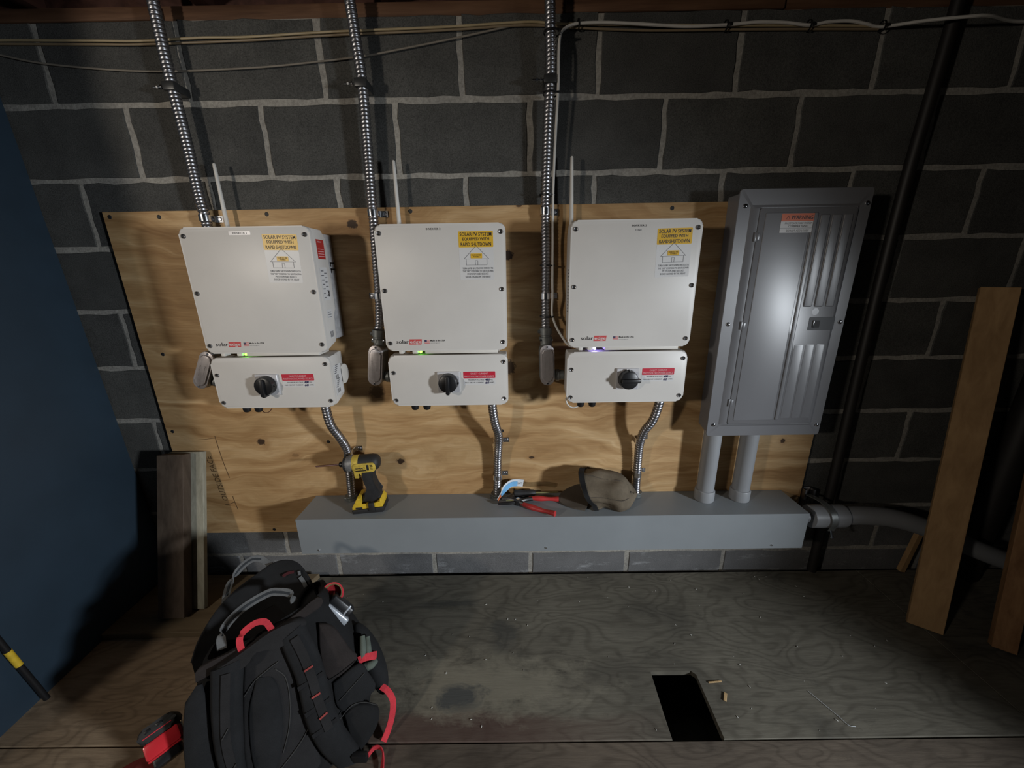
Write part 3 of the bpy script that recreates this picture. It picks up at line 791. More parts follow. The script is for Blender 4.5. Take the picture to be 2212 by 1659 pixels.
# ------------------------------------------------------------------ steel conduits, straps, conduit bodies
CR = 0.0152
def strap(parent, x, y, z, side=1, yw=-0.0128, tilt=0.0):
    """one-hole strap: a half ring round the conduit and an ear screwed to the board"""
    b = NB(); r = CR + .0012; w = .0095
    pts = [V((x - side * r, yw - .003, z)), V((x - side * r, y, z))]
    for k in range(1, 8):
        a = PI - PI * k / 8
        pts.append(V((x + side * r * math.cos(a), y - r * math.sin(a), z)))
    pts += [V((x + side * r, y, z)), V((x + side * r, yw - .006, z)), V((x + side * (r + .004), yw - .0022, z)), V((x + side * (r + .024), yw - .002, z))]
    ribbon(b, pts, w * 2, .0022, EZ, 2)
    s = part('pipe_strap', b, 'zinc', parent, 50)
    b = NB(); lathe(b, [(0, -.0045), (.0045, -.0040), (.0062, -.0015), (.0062, .0)], (x + side * (r + .014), yw - .002, z), (0, 1, 0), 12); part('strap_screw', b, 'steel', s)
def beam_clamp(parent, x, y, z):
    b = NB(); box(b, x - CR - .003, x + CR + .0015, y - CR - .0020, -0.002, z - .011, z + .011, 0.003)
    s = part('hanger_clamp', b, 'clampsteel', parent)
    b = NB(); lathe(b, [(.0022, 0), (.0022, .034)], (x - CR - .002, y - .006, z), (-1, 0, 0), 8)
    lathe(b, [(.0065, .008), (.0065, .0105)], (x - CR - .002, y - .006, z), (-1, 0, 0), 12); lathe(b, [(.0055, .018), (.0055, .023)], (x - CR - .002, y - .006, z), (-1, 0, 0), 6)
    part('clamp_bolt', b, 'zinc', s)
def conduit(pts, label, straps, clamps=(), conn_top=None, conn_bot=None):
    C = thing('steel_conduit', pts[-1], label, 'conduit', 'ribbed steel conduits')
    b = NB(); corrugated(b, pts, CR); part('conduit_tube', b, 'steel', C, 60)
    for s in straps: strap(C, *s)
    for s in clamps: beam_clamp(C, *s)
    for c in (conn_top, conn_bot):
        if c:
            p, ax, ln = c
            b = NB(); lathe(b, [(.0150, 0), (.0205, .001), (.0205, ln * .55), (.0180, ln * .58), (.0180, ln * .72), (.0225, ln * .74), (.0225, ln)], p, ax, 14)
            sidev = V((-.02, -.003, 0)); lathe(b, [(.006, 0), (.006, .010), (.003, .011)], V(p) + V(ax).normalized() * ln * .3 + sidev * .8, sidev, 8)
            part('connector', b, 'diecast', C)
    return C
conduit([(-1.012, -.050, 2.18), (-1.022, -.048, 2.02), (-1.027, -.046, 1.85), (-1.026, -.045, 1.735), (-1.022, -.044, 1.60), (-1.023, -.042, 1.45), (-1.023, -.036, 1.37), (-1.030, -.034, 1.20), (-1.045, -.036, 1.08), (-1.068, -.052, 1.005)],
        'ribbed steel conduit from the ceiling down behind the leftmost inverter', [(-1.023, -.037, 1.392, 1)], [(-1.026, -.045, 1.737)], None, ((-1.062, -.052, 1.020), (-.45, 0, -.9), .034))
conduit([(-.505, -.060, 2.18), (-.494, -.055, 2.02), (-.484, -.050, 1.83), (-.481, -.046, 1.735), (-.486, -.044, 1.58), (-.493, -.040, 1.43), (-.494, -.036, 1.39), (-.498, -.038, 1.26), (-.503, -.036, 1.146), (-.508, -.045, 1.06), (-.512, -.052, 1.035)],
        'ribbed steel conduit from the ceiling down the left side of the middle inverter', [(-.494, -.037, 1.399, 1), (-.503, -.036, 1.146, -1)], [(-.481, -.046, 1.737)], None, ((-.5125, -.052, 1.037), (-.12, 0, -1), .042))
conduit([(.040, -.075, 2.18), (.048, -.066, 2.02), (.054, -.055, 1.85), (.056, -.050, 1.75), (.051, -.046, 1.63), (.047, -.042, 1.47), (.047, -.038, 1.39), (.050, -.038, 1.25), (.050, -.036, 1.138), (.050, -.045, 1.06), (.0505, -.052, 1.032)],
        'ribbed steel conduit with a white cable tied to it, left of inverter 3', [(.0475, -.037, 1.397, 1), (.050, -.036, 1.138, 1)], [(.0555, -.049, 1.737)], None, ((.0505, -.052, 1.036), (0.02, 0, -1), .042))
ZT = 0.3785
conduit([(-.697, -.118, .8125), (-.699, -.116, .775), (-.695, -.108, .715), (-.680, -.086, .655), (-.676, -.060, .600), (-.684, -.046, .545), (-.690, -.042, .46), (-.694, -.042, .381)],
        'short bent steel conduit from the leftmost inverter down behind the impact driver', [(-.678, -.052, .583, 1)], (), None, ((-.694, -.042, .3795), (0, 0, 1), .020))
conduit([(-.134, -.118, .8125), (-.133, -.115, .775), (-.127, -.102, .715), (-.117, -.078, .660), (-.119, -.054, .605), (-.124, -.045, .54), (-.127, -.042, .46), (-.131, -.042, .381)],
        'short bent steel conduit from the middle inverter down to the grey trough', [(-.120, -.048, .610, 1), (-.127, -.042, .470, 1)], (), None, ((-.131, -.042, .3795), (0, 0, 1), .020))
conduit([(.433, -.118, .8155), (.430, -.114, .775), (.420, -.102, .715), (.403, -.078, .665), (.400, -.054, .605), (.402, -.045, .54), (.404, -.042, .46), (.406, -.042, .381)],
        'short bent steel conduit from inverter 3 down behind the brown cap', [(.401, -.050, .615, 1), (.404, -.042, .475, 1)], (), None, ((.406, -.042, .3795), (0, 0, 1), .020))

def conduit_body(x, z, rot, label, xin):
    """cast elbow fitting with an oval screwed cover and a nipple into the inverter"""
    C = thing('conduit_body', (x, -0.013, z - .08), label, 'conduit fitting', 'cast conduit bodies')
    T = Matrix.Translation((x, 0, z)) @ Matrix.Rotation(math.radians(rot), 4, 'Y')
    L, Wd = .072, .0235
    b = NB(); prism(b, rrect(-Wd - .001, Wd + .001, -L, L - .006, Wd, 8), 'y', -.090, -.036, 0.008, 3, True)
    lathe(b, [(.020, 0), (.0195, .020)], (0, -.055, L - .012), (0, 0, 1), 14); xform(b, T); body = part('fitting_body', b, 'diecast', C)
    b = NB(); prism(b, rrect(-Wd, Wd, -L, L - .006, Wd - .0005, 8), 'y', -.0955, -.0895, 0.002, 2)
    xform(b, T); cv = part('cover_plate', b, 'cast', C)
    b = NB(); prism(b, rrect(-Wd + .0055, Wd - .0055, -L + .012, L - .017, Wd - .006, 8), 'y', -.1005, -.0950, 0.004, 3)
    xform(b, T); part('raised_centre', b, 'cast', cv)
    b = NB()
    for k in range(6):
        box(b, -.011, -.008, -.1012, -.1000, -.026 + k * .007, -.021 + k * .007); box(b, .004, .007, -.1012, -.1000, -.020 + k * .0065, -.0155 + k * .0065)
    xform(b, T); part('cast_lettering', b, 'cast', cv, 0)
    for dz in (L - .0125, -L + .0065):
        b = NB(); lathe(b, [(0, -.0025), (.003, -.0022), (.004, 0), (.004, .002)], (0, -.0957, dz), (0, 1, 0), 10); xform(b, T); part('cover_screw', b, 'zinc', cv)
    for s in (-1, 1):
        b = NB(); lathe(b, [(0, 0), (.0042, .001), (.0042, .008)], (s * .018, -.070, L + .006), (0, 1, 0), 10); xform(b, T); part('set_screw', b, 'zinc', body)
    if xin:
        p0 = T @ V((Wd - .006, -.064, -.045))
        b = NB(); lathe(b, [(.017, 0), (.017, .012), (.0205, .013), (.0205, .024), (.017, .025), (.017, max(.030, xin - p0.x))], p0, (1, 0, 0), 14); part('nipple', b, 'diecast', C)
conduit_body(-1.100, .917, 27, 'slanted cast metal conduit fitting at the left of the leftmost inverter', -1.0045)
conduit_body(-.522, .925, 8, 'cast metal conduit fitting left of the middle inverter with an oval cover', -.4475)
conduit_body(.0535, .918, -1.5, 'cast metal conduit fitting left of inverter 3 beside the end of the white cable', .1125)

# ------------------------------------------------------------------ combiner panel
BP = thing('breaker_panel', (.805, -.013, .657), 'tall grey metal breaker panel with an orange warning label on its door', 'electrical panel')
px0, px1, pz0, pz1 = .6075, .9985, .6575, 1.4385
bm = NB(); prism(bm, [(-.1075, .672), (-.060, .658), (-.0132, .668), (-.0132, 1.432), (-.1075, 1.432)], 'x', .626, .984, .002, 1, True)
part('enclosure', bm, 'panelgrey', BP)
def ringplate(bm, outer, inner, y_out, y_in, yb):
    """frame whose outer rim is at y_out and inner rim at y_in"""
    n = len(outer)
    o1 = [bm.verts.new((x, y_out, z)) for x, z in outer]; i1 = [bm.verts.new((x, y_in, z)) for x, z in inner]
    o0 = [bm.verts.new((x, yb, z)) for x, z in outer]
    for i in range(n):
        j = (i + 1) % n
        bm.faces.new((o1[i], o1[j], i1[j], i1[i])); bm.faces.new((o0[i], o0[j], o1[j], o1[i]))
    return i1
bm = NB()
o = rrect(px0, px1, pz0, pz1, .010, 4)
i1 = rrect(px0 + .037, px1 - .034, pz0 + .037, pz1 - .044, .006, 4)
i2 = rrect(px0 + .046, px1 - .043, pz0 + .046, pz1 - .053, .006, 4)
i3 = rrect(.669, .9575, .7025, 1.3875, .008, 4)
def ring(bm, A, ya, B, yb):
    n = len(A); a = [bm.verts.new((x, ya, z)) for x, z in A]; b = [bm.verts.new((x, yb, z)) for x, z in B]
    for i in range(n): bm.faces.new((a[i], a[(i + 1) % n], b[(i + 1) % n], b[i]))
ring(bm, o, -.108, rrect(px0 + .0012, px1 - .0012, pz0 + .0012, pz1 - .0012, .009, 4), -.1100)
ring(bm, rrect(px0 + .0012, px1 - .0012, pz0 + .0012, pz1 - .0012, .009, 4), -.1100, i1, -.1104)
ring(bm, i1, -.1104, i2, -.1155); ring(bm, i2, -.1155, i3, -.1160); ring(bm, i3, -.1160, i3, -.1100)
bmesh.ops.remove_doubles(bm, verts=bm.verts[:], dist=1e-5)
part('cover_frame', bm, 'panelgrey', BP, 25)
bm = NB(); prism(bm, rrect(.6705, .9562, .7040, 1.3862, .008, 4), 'y', -.1178, -.1095, .0030, 2)
DR = part('door', bm, 'panelgrey', BP, 30)
def rib(x0, x1, z0, z1, h=.0032):
    b = NB(); prism(b, rrect(x0, x1, z0, z1, min(.004, (x1 - x0) / 2.2), 3), 'y', -.1176 - h, -.1170, h * .9, 4); part('rib', b, 'panelgrey', DR, 60)
rib(.688, .822, .718, 1.372, .0018)
rib(.8285, .8420, .718, 1.372); rib(.8500, .8770, 1.098, 1.366); rib(.8840, .9120, 1.098, 1.366); rib(.9190, .9450, 1.098, 1.366, .0026)
rib(.8480, .8790, .724, .978, .0007); rib(.8840, .9130, .724, .978, .0007); rib(.9180, .9460, .724, .978, .0006)
bm = NB(); prism(bm, circ(.893, 1.083, .011, 18), 'y', -.1180, -.1176, .0002, 1); part('knockout', bm, 'panelgrey', DR)
bm = NB(); prism(bm, rrect(.8785, .9600, 1.0245, 1.0655, .002, 1), 'y', -.1184, -.1172, .0005, 1); lt = part('latch_plate', bm, 'darkgrey', DR)
bm = NB(); prism(bm, rrect(.893, .914, 1.032, 1.055, .001, 1), 'y', -.1188, -.1180); part('latch_recess', bm, 'screwhole', lt)
bm = NB(); box(bm, .8915, .8955, -.1215, -.1180, 1.033, 1.056, .001); part('latch_tab', bm, 'zinc', lt)
for z in (1.306, 1.042, .782):
    b = NB(); box(b, .6635, .6700, -.1200, -.1155, z - .013, z + .013, .001); box(b, .6715, .6790, -.1200, -.1170, z - .010, z + .010, .001); tube(b, [(.6705, -.1195, z - .012), (.6705, -.1195, z + .012)], .0022, 8, 2)
    part('hinge', b, 'panelgrey', BP)
for x, z in ((.6285, 1.392), (.9845, 1.395), (.6285, 1.046), (.9845, 1.048), (.6285, .700), (.9845, .6955)):
    b = NB(); lathe(b, [(0, -.0042), (.0032, -.0040), (.0062, -.0022), (.0068, 0), (.0068, .001)], (x, -.1104, z), (0, 1, 0), 14); s = part('cover_screw', b, 'zinc', BP)
    b = NB(); box(b, x - .0038, x + .0038, -.1149, -.1138, z - .0006, z + .0006); part('slot', b, 'screwhole', s)
wy = -.1196
wl_ = flat(rrect(.735, .840, 1.316, 1.369, .001, 1), wy, BP, 'clear_st', 'warning_label')
b = NB(); prism(b, rrect(.735, .840, 1.3475, 1.3690, .001, 1), 'y', wy - .0008, wy - .0003); part('orange_field', b, 'orange', wl_, 0)
text('WARNING', (.795, wy - .0011, 1.3580), .064, .0110, 'ink', wl_, bold=0.012)
b = NB(); stroke(b, [(.7485, 1.3530), (.7540, 1.3625), (.7595, 1.3530), (.7485, 1.3530)], wy - .0011, .0009); part('warning_triangle', b, 'ink', wl_, 0)
text('PHOTOVOLTAIC SYSTEM', (.7875, wy - .0007, 1.3420), .080, .0055, 'inkg', wl_); text('COMBINER PANEL', (.7875, wy - .0007, 1.3340), .058, .0055, 'ink', wl_)
text('DO NOT ADD LOADS', (.7875, wy - .0007, 1.3215), .066, .0058, 'ink', wl_)
b = NB(); stroke(b, [(.735, 1.3288), (.840, 1.3288)], wy - .0007, .0009); part('rule_line', b, 'inkg', wl_, 0)

# two PVC risers
for xx, lab in ((.657, 'left grey PVC riser between the breaker panel and the trough'), (.7905, 'right grey PVC riser between the breaker panel and the trough')):
    R_ = thing('pvc_riser', (xx, -.066, ZT + .001), lab, 'pipe', 'PVC risers')
    b = NB(); lathe(b, [(.0300, 0.030), (.0300, .285)], (xx, -.066, ZT), (0, 0, 1), 24); part('pipe', b, 'pvc', R_)
    b = NB(); lathe(b, [(.0345, .001), (.0350, .004), (.0350, .040), (.0335, .043), (.0300, .044)], (xx, -.066, ZT), (0, 0, 1), 24); part('coupling', b, 'pvc', R_)

# ------------------------------------------------------------------ grey wiring trough
WT = thing('wiring_trough', (.07, -.013, .228), 'long grey metal wiring trough with tools lying on top, mounted under the inverters', 'wireway')
bm = NB(); box(bm, -.846, .984, -.160, -.0135, .230, .3765, .0012, 1); part('trough_body', bm, 'grey', WT)
bm = NB(); prism(bm, [(-.0136, .3785), (-.1665, .3785), (-.1665, .2335), (-.1650, .2335), (-.1650, .3768), (-.0136, .3768)], 'x', -.8475, .9855, .0005, 1, True)
part('hinged_cover', bm, 'grey', WT)
for x in (-.782, .05, .872):
    b = NB(); lathe(b, [(0, -.003), (.003, -.0028), (.0042, -.0005), (.0042, .001)], (x, -.1668, .248), (0, 1, 0), 10); part('cover_screw', b, 'zinc', WT)

# ------------------------------------------------------------------ right: hub, sweep conduit, strut, black pipe
SW = thing('pvc_sweep', (1.06, -.105, .25), 'thick grey PVC conduit leaving the right end of the trough and curving down', 'pipe')
b = NB(); lathe(b, [(.024, 0), (.024, .050), (.041, .052), (.0425, .075), (.042, .170), (.041, .177), (.036, .179)], (.9865, -.105, .324), (1, 0, 0), 24); part('coupling', b, 'pvc', SW)
b = NB(); tube(b, [(1.160, -.105, .324), (1.24, -.105, .324), (1.34, -.108, .315), (1.44, -.113, .288), (1.56, -.124, .240), (1.68, -.140, .188), (1.86, -.150, .120), (2.02, -.15, .075)], .0335, 20, 8); part('bend', b, 'pvc', SW)
b = NB()
ST = thing('pipe_support', (1.085, -.001, .33), 'steel strut bracket with a bolted clamp holding the thick PVC conduit', 'bracket')
box(b, 1.070, 1.078, -.030, -.001, .300, .386, .001); box(b, 1.104, 1.112, -.030, -.001, .300, .386, .001); box(b, 1.078, 1.104, -.008, -.001, .300, .386, .001); part('strut_channel', b, 'screw', ST)
b = NB(); ribbon(b, [(1.085, -.030, .366), (1.090, -.068, .372), (1.094, -.105, .3705), (1.097, -.138, .3575), (1.099, -.1515, .324), (1.099, -.142, .286)], .022, .0025, EX, 6); part('clamp_band', b, 'diecast', ST)
b = NB(); lathe(b, [(.003, -.012), (.003, .012), (.0062, .0125), (.0062, .017)], (1.099, -.146, .280), (0, -.5, -1), 8); part('clamp_bolt', b, 'zinc', ST)
b = NB(); tube(b, [(1.177, -.0225, .0005), (1.172, -.0225, .5), (1.163, -.0225, 1.03), (1.164, -.0225, 1.45), (1.182, -.0225, 1.85), (1.190, -.0225, 2.17)], .0165, 18, 6)
single('drain_pipe', b, 'blackpipe', (1.177, -.0225, .0005), 'black vertical pipe running floor to ceiling right of the grey panel', 'pipe')
b = NB(); lathe(b, [(.044, 0), (.044, .02), (.042, .022), (.042, 1.28), (.0, 1.29)], (1.775, -.052, .0005), (.012, .0, 1), 24)
single('dark_post', b, 'blackpipe', (1.775, -.052, .0005), 'dark round tube standing in shadow behind the leaning boards', 'tube')

# leaning boards
def leaning(name, foot, e, nrm_back, width, thick, length, lean, mat, label, cat='board'):
    """board standing on the floor at foot (left bottom corner of its face), face along e, leaning away along nrm_back"""
    e = V(e).normalized(); back = V(nrm_back).normalized(); L = math.radians(lean)
    up = EZ * math.cos(L) + back * math.sin(L); nb = back * math.cos(L) - EZ * math.sin(L)
    b = NB(); bmesh.ops.create_cube(b, size=1.0)
    lift = thick * math.sin(L) + .0005
    for v in b.verts:
        v.co = V(foot) + EZ * lift + e * ((v.co.x + .5) * width) + nb * ((v.co.y + .5) * thick) + up * ((v.co.z + .5) * length)
    bmesh.ops.bevel(b, geom=b.edges[:], offset=.0015, segments=1, affect='EDGES')
    return single(name, b, mat, V(foot), label, cat, 'loose lumber by the wall')
eR = (.81, -.585, 0); bR = (.585, .81, 0)
leaning('lumber_board', (1.321, -.277, 0), eR, bR, .0895, .019, 1.185, 15.8, 'board', 'long clean tan board leaning on the block wall at the right')
leaning('lumber_offcut', (1.503, -.372, 0), eR, bR, .055, .030, 1.05, 17.5, 'boardb', 'stained brown board leaning at the right edge of the photo')
b = NB(); box(b, -.0105, .0105, -.009, .009, 0, .21, .001, 1)
xform(b, Matrix.Translation((1.535, -.036, .004)) @ Matrix.Rotation(math.radians(13), 4, 'Y') @ Matrix.Rotation(math.radians(-4), 4, 'X'))
single('wood_stick', b, 'board', (1.535, -.036, 0), 'small wooden stick standing on the floor under the sloping PVC conduit', 'stick', 'loose lumber by the wall')

# left corner: plywood offcut with two boards on it
b = NB(); prism(b, [(-1.515, -.306), (-1.170, -.300), (-.905, -.100), (-.882, -.036), (-1.515, -.036)], 'z', .022, .0005, .001, 1)
single('plywood_offcut', b, 'slab', (-1.2, -.17, 0), 'flat wood offcut on the floor in the left corner carrying two boards', 'board')
leaning('old_stud', (-1.355, -.257, .0222), (1, .03, 0), (-.03, 1, 0), .094, .036, .590, 17.2, 'oldwood', 'dark brown short stud leaning in the left corner by the blue wall')
leaning('pale_board', (-1.352, -.2135, .0222), (1, .03, 0), (-.03, 1, 0), .128, .017, .585, 17.2, 'palewood', 'pale weathered board just behind the dark stud in the left corner')

# striped rod against the blue wall
RD = thing('striped_rod', (-1.468, -.508, 0), 'thin black rod with a yellow band leaning on the blue wall', 'rod')
b = NB(); p0, p1 = V((-1.470, -.505, .0075)), V((-1.506, -.560, .62)); dd = p1 - p0
lathe(b, [(.003, 0), (.0075, .004), (.0075, .620)], p0, dd, 12); part('rod', b, 'black', RD)
b = NB(); lathe(b, [(.0083, 0), (.0083, .060)], p0 + dd.normalized() * .155, dd, 12); part('yellow_band', b, 'dyellow', RD)

# ------------------------------------------------------------------ cables along the top of the wall
def cable(pts, r, mat, label, name='cable', seg=8):
    b = NB(); tube(b, pts, r, seg, 8)
    return single(name, b, mat, pts[0], label, 'cable', 'cables along the top of the wall')
cable([(-1.545, -.010, 1.874), (-1.45, -.010, 1.873), (-1.25, -.011, 1.868), (-1.11, -.010, 1.866), (-.95, -.010, 1.871), (-.806, -.010, 1.871), (-.58, -.010, 1.879), (-.24, -.010, 1.886), (-.013, -.010, 1.894), (.08, -.011, 1.888), (.25, -.010, 1.884), (.55, -.010, 1.878), (.80, -.010, 1.874), (1.0, -.010, 1.869)],
      .0031, 'cream', 'cream flat cable running along the top of the block wall')
cable([(-1.545, -.009, 1.866), (-1.25, -.009, 1.8605), (-1.11, -.009, 1.8585), (-.806, -.009, 1.8635), (-.58, -.009, 1.8715), (-.24, -.009, 1.8790), (-.02, -.009, 1.887), (.13, -.009, 1.879), (.33, -.009, 1.870), (.60, -.009, 1.868), (.80, -.009, 1.866), (.99, -.009, 1.863)],
      .0030, 'tan', 'tan cable running just below the cream cable on the wall')
cable([(-1.545, -.008, 1.842), (-1.394, -.008, 1.815), (-1.118, -.008, 1.794), (-.81, -.008, 1.798), (-.605, -.008, 1.811), (-.47, -.008, 1.823), (-.363, -.008, 1.838), (-.19, -.008, 1.864), (-.04, -.008, 1.889)],
      .0025, 'gcable', 'thin dusty cable sagging below the others at upper left')
cable([(2.25, -.016, 1.885), (1.60, -.016, 1.884), (1.384, -.016, 1.871), (1.24, -.062, 1.862), (1.18, -.064, 1.860), (1.09, -.040, 1.865), (.995, -.012, 1.867), (.95, -.014, 1.873), (.90, -.017, 1.879), (.84, -.017, 1.878), (.787, -.016, 1.872), (.72, -.017, 1.878), (.643, -.018, 1.880), (.553, -.018, 1.875), (.44, -.020, 1.872), (.331, -.020, 1.878), (.22, -.020, 1.884), (.135, -.022, 1.882), (.098, -.030, 1.868), (.083, -.045, 1.845),
       (.078, -.058, 1.80), (.078, -.058, 1.72), (.073, -.054, 1.60), (.069, -.050, 1.47), (.068, -.058, 1.397), (.070, -.050, 1.30), (.0705, -.056, 1.18), (.0715, -.058, 1.138), (.0705, -.052, 1.085), (.082, -.060, 1.045), (.100, -.080, 1.012), (.122, -.100, .984), (.150, -.112, .9800)],
      .0039, 'wcable', 'white cable from upper right, tied down the third conduit into inverter 3', 'white_cable')
def cable_tie(c, axis, rx, label, w=.0042):
    b = NB(); ax = V(axis).normalized(); u = ax.orthogonal().normalized(); v2 = ax.cross(u)
    ring_ = [V(c) + (u * math.cos(2 * PI * k / 16) + v2 * math.sin(2 * PI * k / 16)) * rx for k in range(17)]
    ribbon(b, ring_, w, .0018, ax, 2)
    hx = V(c) + V((rx * .9, -rx * .45, 0)); box(b, hx.x - .003, hx.x + .004, hx.y - .004, hx.y + .003, hx.z - .003, hx.z + .003, .0008)
    return single('cable_tie', b, 'black', c, label, 'cable tie', 'black cable ties')
for z, x, y, lab in ((1.845, .058, -.056, 'black cable tie round the third conduit just below the top cables'), (1.705, .058, -.049, 'black cable tie on the third conduit just under its upper hanger clamp'),
                     (1.442, .050, -.041, 'black cable tie on the third conduit just above the plywood top edge'), (1.235, .0535, -.040, 'black cable tie on the third conduit beside the upper part of inverter 3'), (1.072, .053, -.044, 'black cable tie on the third conduit just above its threaded connector')):
    cable_tie((x, y, z), (0.05, 0, 1), .0220, lab)
for x, z, lab in ((.137, 1.884, 'black cable tie bundling wall cables right of the third conduit'), (.553, 1.875, 'black cable tie on the cables above the gap left of the grey panel'),
                  (.787, 1.872, 'black cable tie on the cables above the middle of the grey panel'), (.995, 1.867, 'black cable tie on the cables above the right corner of the grey panel')):
    cable_tie((x, -.0140, z), (1, 0, .05), .0125, lab)

# ------------------------------------------------------------------ impact driver on the trough
def driver():
    D = thing('impact_driver', (-.597, -.100, ZT + .0005), 'yellow and black cordless impact driver standing on the left part of the trough', 'power tool')
    X0, Y0, Z0 = -.597, -.100, ZT + .0005
    def W(bm): return xform(bm, Matrix.Translation((X0, Y0, Z0)) @ Matrix.Rotation(math.radians(-2.5), 4, 'Y') @ Matrix.Rotation(math.radians(4), 4, 'Z'))
    # x along the tool (bit to -x), z up
    b = NB(); prism(b, [(-.058, .0), (.050, .0), (.056, .006), (.055, .022), (-.052, .018), (-.060, .012)], 'y', -.036, .036, .005, 2, True); part('battery_base', W(b), 'blackrub', D)
    b = NB(); prism(b, [(-.058, .016), (.052, .021), (.054, .040), (.046, .052), (.030, .036), (-.022, .034), (-.022, .062), (-.034, .064), (-.058, .026)], 'y', -.033, .033, .005, 2, True); part('battery_top', W(b), 'dyellow', D)
    b = NB(); box(b, -.044, -.020, -.0340, -.0325, .020, .027, .0006); part('battery_latch', W(b), 'blackrub', D)
    b = NB(); box(b, .004, .024, -.042, -.030, .010, .045, .003); part('belt_clip', W(b), 'blackrub', D)
    b = NB()
    prism(b, [(-.030, .030), (.044, .036), (.046, .060), (.040, .072), (.036, .100), (.030, .128), (.026, .152), (.030, .170), (-.006, .170), (-.006, .142), (-.004, .118), (.002, .092), (.004, .072), (-.018, .060)], 'y', -.020, .020, .009, 3, True)
    part('grip', W(b), 'blackrub', D)
    b = NB(); prism(b, [(-.034, .166), (-.034, .136), (-.020, .134), (-.020, .152), (-.012, .160), (-.006, .134), (.004, .134), (.008, .168)], 'y', -.017, .017, .003, 2, True); part('trigger_guard', W(b), 'dyellow2', D)
    b = NB(); prism(b, [(-.026, .162), (-.034, .150), (-.026, .138), (-.010, .142), (-.008, .162)], 'y', -.010, .010, .003, 2, True); part('trigger', W(b), 'black', D)
    prof = [(.0, .058), (.016, .058), (.026, .052), (.030, .035), (.030, .012), (.0295, -.016)]
    zc = .188
    b = NB(); lathe(b, [(.0, .060), (.018, .058), (.027, .050), (.0300, .035), (.0300, -.018)], (0, 0, zc), (1, 0, 0), 24); part('motor_housing', W(b), 'blackrub', D)
    b = NB(); lathe(b, [(.0306, -.032), (.0307, -.012), (.0302, -.010)], (0, 0, zc), (1, 0, 0), 24)
    prism(b, rrect(-.030, .050, zc - .024, zc + .011, .013, 4), 'y', -.0325, .0325, .002, 2, True); part('yellow_shell', W(b), 'dyellow2', D)
    b = NB(); lathe(b, [(.0305, -.030), (.0300, -.046), (.0270, -.056), (.0200, -.060)], (0, 0, zc), (1, 0, 0), 24); part('gear_case', W(b), 'gearcase', D)
    b = NB(); lathe(b, [(.0270, -.055), (.0268, -.064), (.0180, -.066), (.0080, -.067)], (0, 0, zc), (1, 0, 0), 20); part('nose_ring', W(b), 'blackrub', D)
    b = NB(); lathe(b, [(.0085, -.066), (.0100, -.070), (.0100, -.080), (.0075, -.084), (.004, -.085)], (0, 0, zc), (1, 0, 0), 14); part('chuck', W(b), 'black', D)
    b = NB(); lathe(b, [(.0032, -.084), (.0032, -.164), (.0022, -.167)], (0, 0, zc), (1, 0, 0), 8); part('driver_bit', W(b), 'bit', D)
    yv = -.0332
    b = NB(); box(b, .020, .028, yv, -.031, zc - .016, zc + .006, .0005); part('side_band', W(b), 'blackrub', D)
    for k in range(4):
        b = NB(); box(b, .0325, .0425 - abs(k - 1.5) * .0012, yv, -.031, zc - .015 + k * .0055, zc - .0125 + k * .0055, .0004); part('vent_slot', W(b), 'black', D)
    tr_ = Matrix.Translation((X0, Y0, Z0)) @ Matrix.Rotation(math.radians(-2.5), 4, 'Y') @ Matrix.Rotation(math.radians(4), 4, 'Z')
    rr = tr_.to_3x3()
    text('DEWALT', tr_ @ V((-.002, -.0333, zc - .006)), .034, .0068, 'ink', D, rr @ EX, rr @ EZ, bold=0.025)
    b = NB(); box(b, -.020, .018, -.0330, -.0320, zc - .0175, zc - .0135, .0003); part('dark_stripe', W(b), 'black', D)
driver()

# ------------------------------------------------------------------ pliers, packaged screwdriver
PLI = thing('crimping_pliers', (0.0, -.08, ZT + .0005), 'black pliers with two red handles lying open on the trough', 'pliers')
zc = ZT + .012
b = NB(); tube(b, [(-.008, -.068, zc), (.02, -.070, zc + .001), (.06, -.073, zc), (.104, -.076, zc)], lambda f: .0088 - .0016 * math.cos(f * 9), 10, 8); part('handle', b, 'redgrip', PLI)
b = NB(); tube(b, [(-.038, -.098, zc - .001), (-.012, -.118, zc), (.022, -.138, zc), (.055, -.158, zc + .003), (.080, -.174, zc + .006)], lambda f: .0090 - .0016 * math.cos(f * 9), 10, 8); part('handle', b, 'redgrip', PLI)
b = NB(); tube(b, [(.006, -.069, zc), (-.020, -.076, zc), (-.050, -.088, zc), (-.085, -.096, zc - .002), (-.124, -.097, zc - .003)], lambda f: .0085 - .0035 * f, 8, 6)
tube(b, [(-.030, -.103, zc), (-.052, -.090, zc + .003), (-.080, -.078, zc + .004), (-.112, -.072, zc + .002)], lambda f: .0085 - .003 * f, 8, 6)
lathe(b, [(.014, -.010), (.014, .010)], (-.050, -.088, zc), (0, 0, 1), 16); part('jaws', b, 'black', PLI)
b = NB(); lathe(b, [(.0065, .010), (.0065, .013), (0, .0135)], (-.050, -.088, zc), (0, 0, 1), 12); part('pivot_bolt', b, 'zinc', PLI)
b = NB(); box(b, -.095, -.060, -.0905, -.0865, zc + .0035, zc + .0060, .0008); part('cutting_edge', b, 'khaki', PLI)
SD = thing('screwdriver', (.0, -.036, ZT + .0005), 'black handled screwdriver lying along the back of the trough in its pack', 'screwdriver')
b = NB(); lathe(b, [(.004, 0), (.0125, .003), (.0135, .02), (.0115, .04), (.0135, .06), (.0125, .078), (.008, .085)], (-.066, -.036, ZT + .0145), (1, 0.02, 0), 14); part('handle', b, 'blackrub', SD)
b = NB(); lathe(b, [(.0033, .084), (.0033, .170), (.0015, .176)], (-.066, -.036, ZT + .0145), (1, 0.02, 0), 8); part('shaft', b, 'khaki', SD)
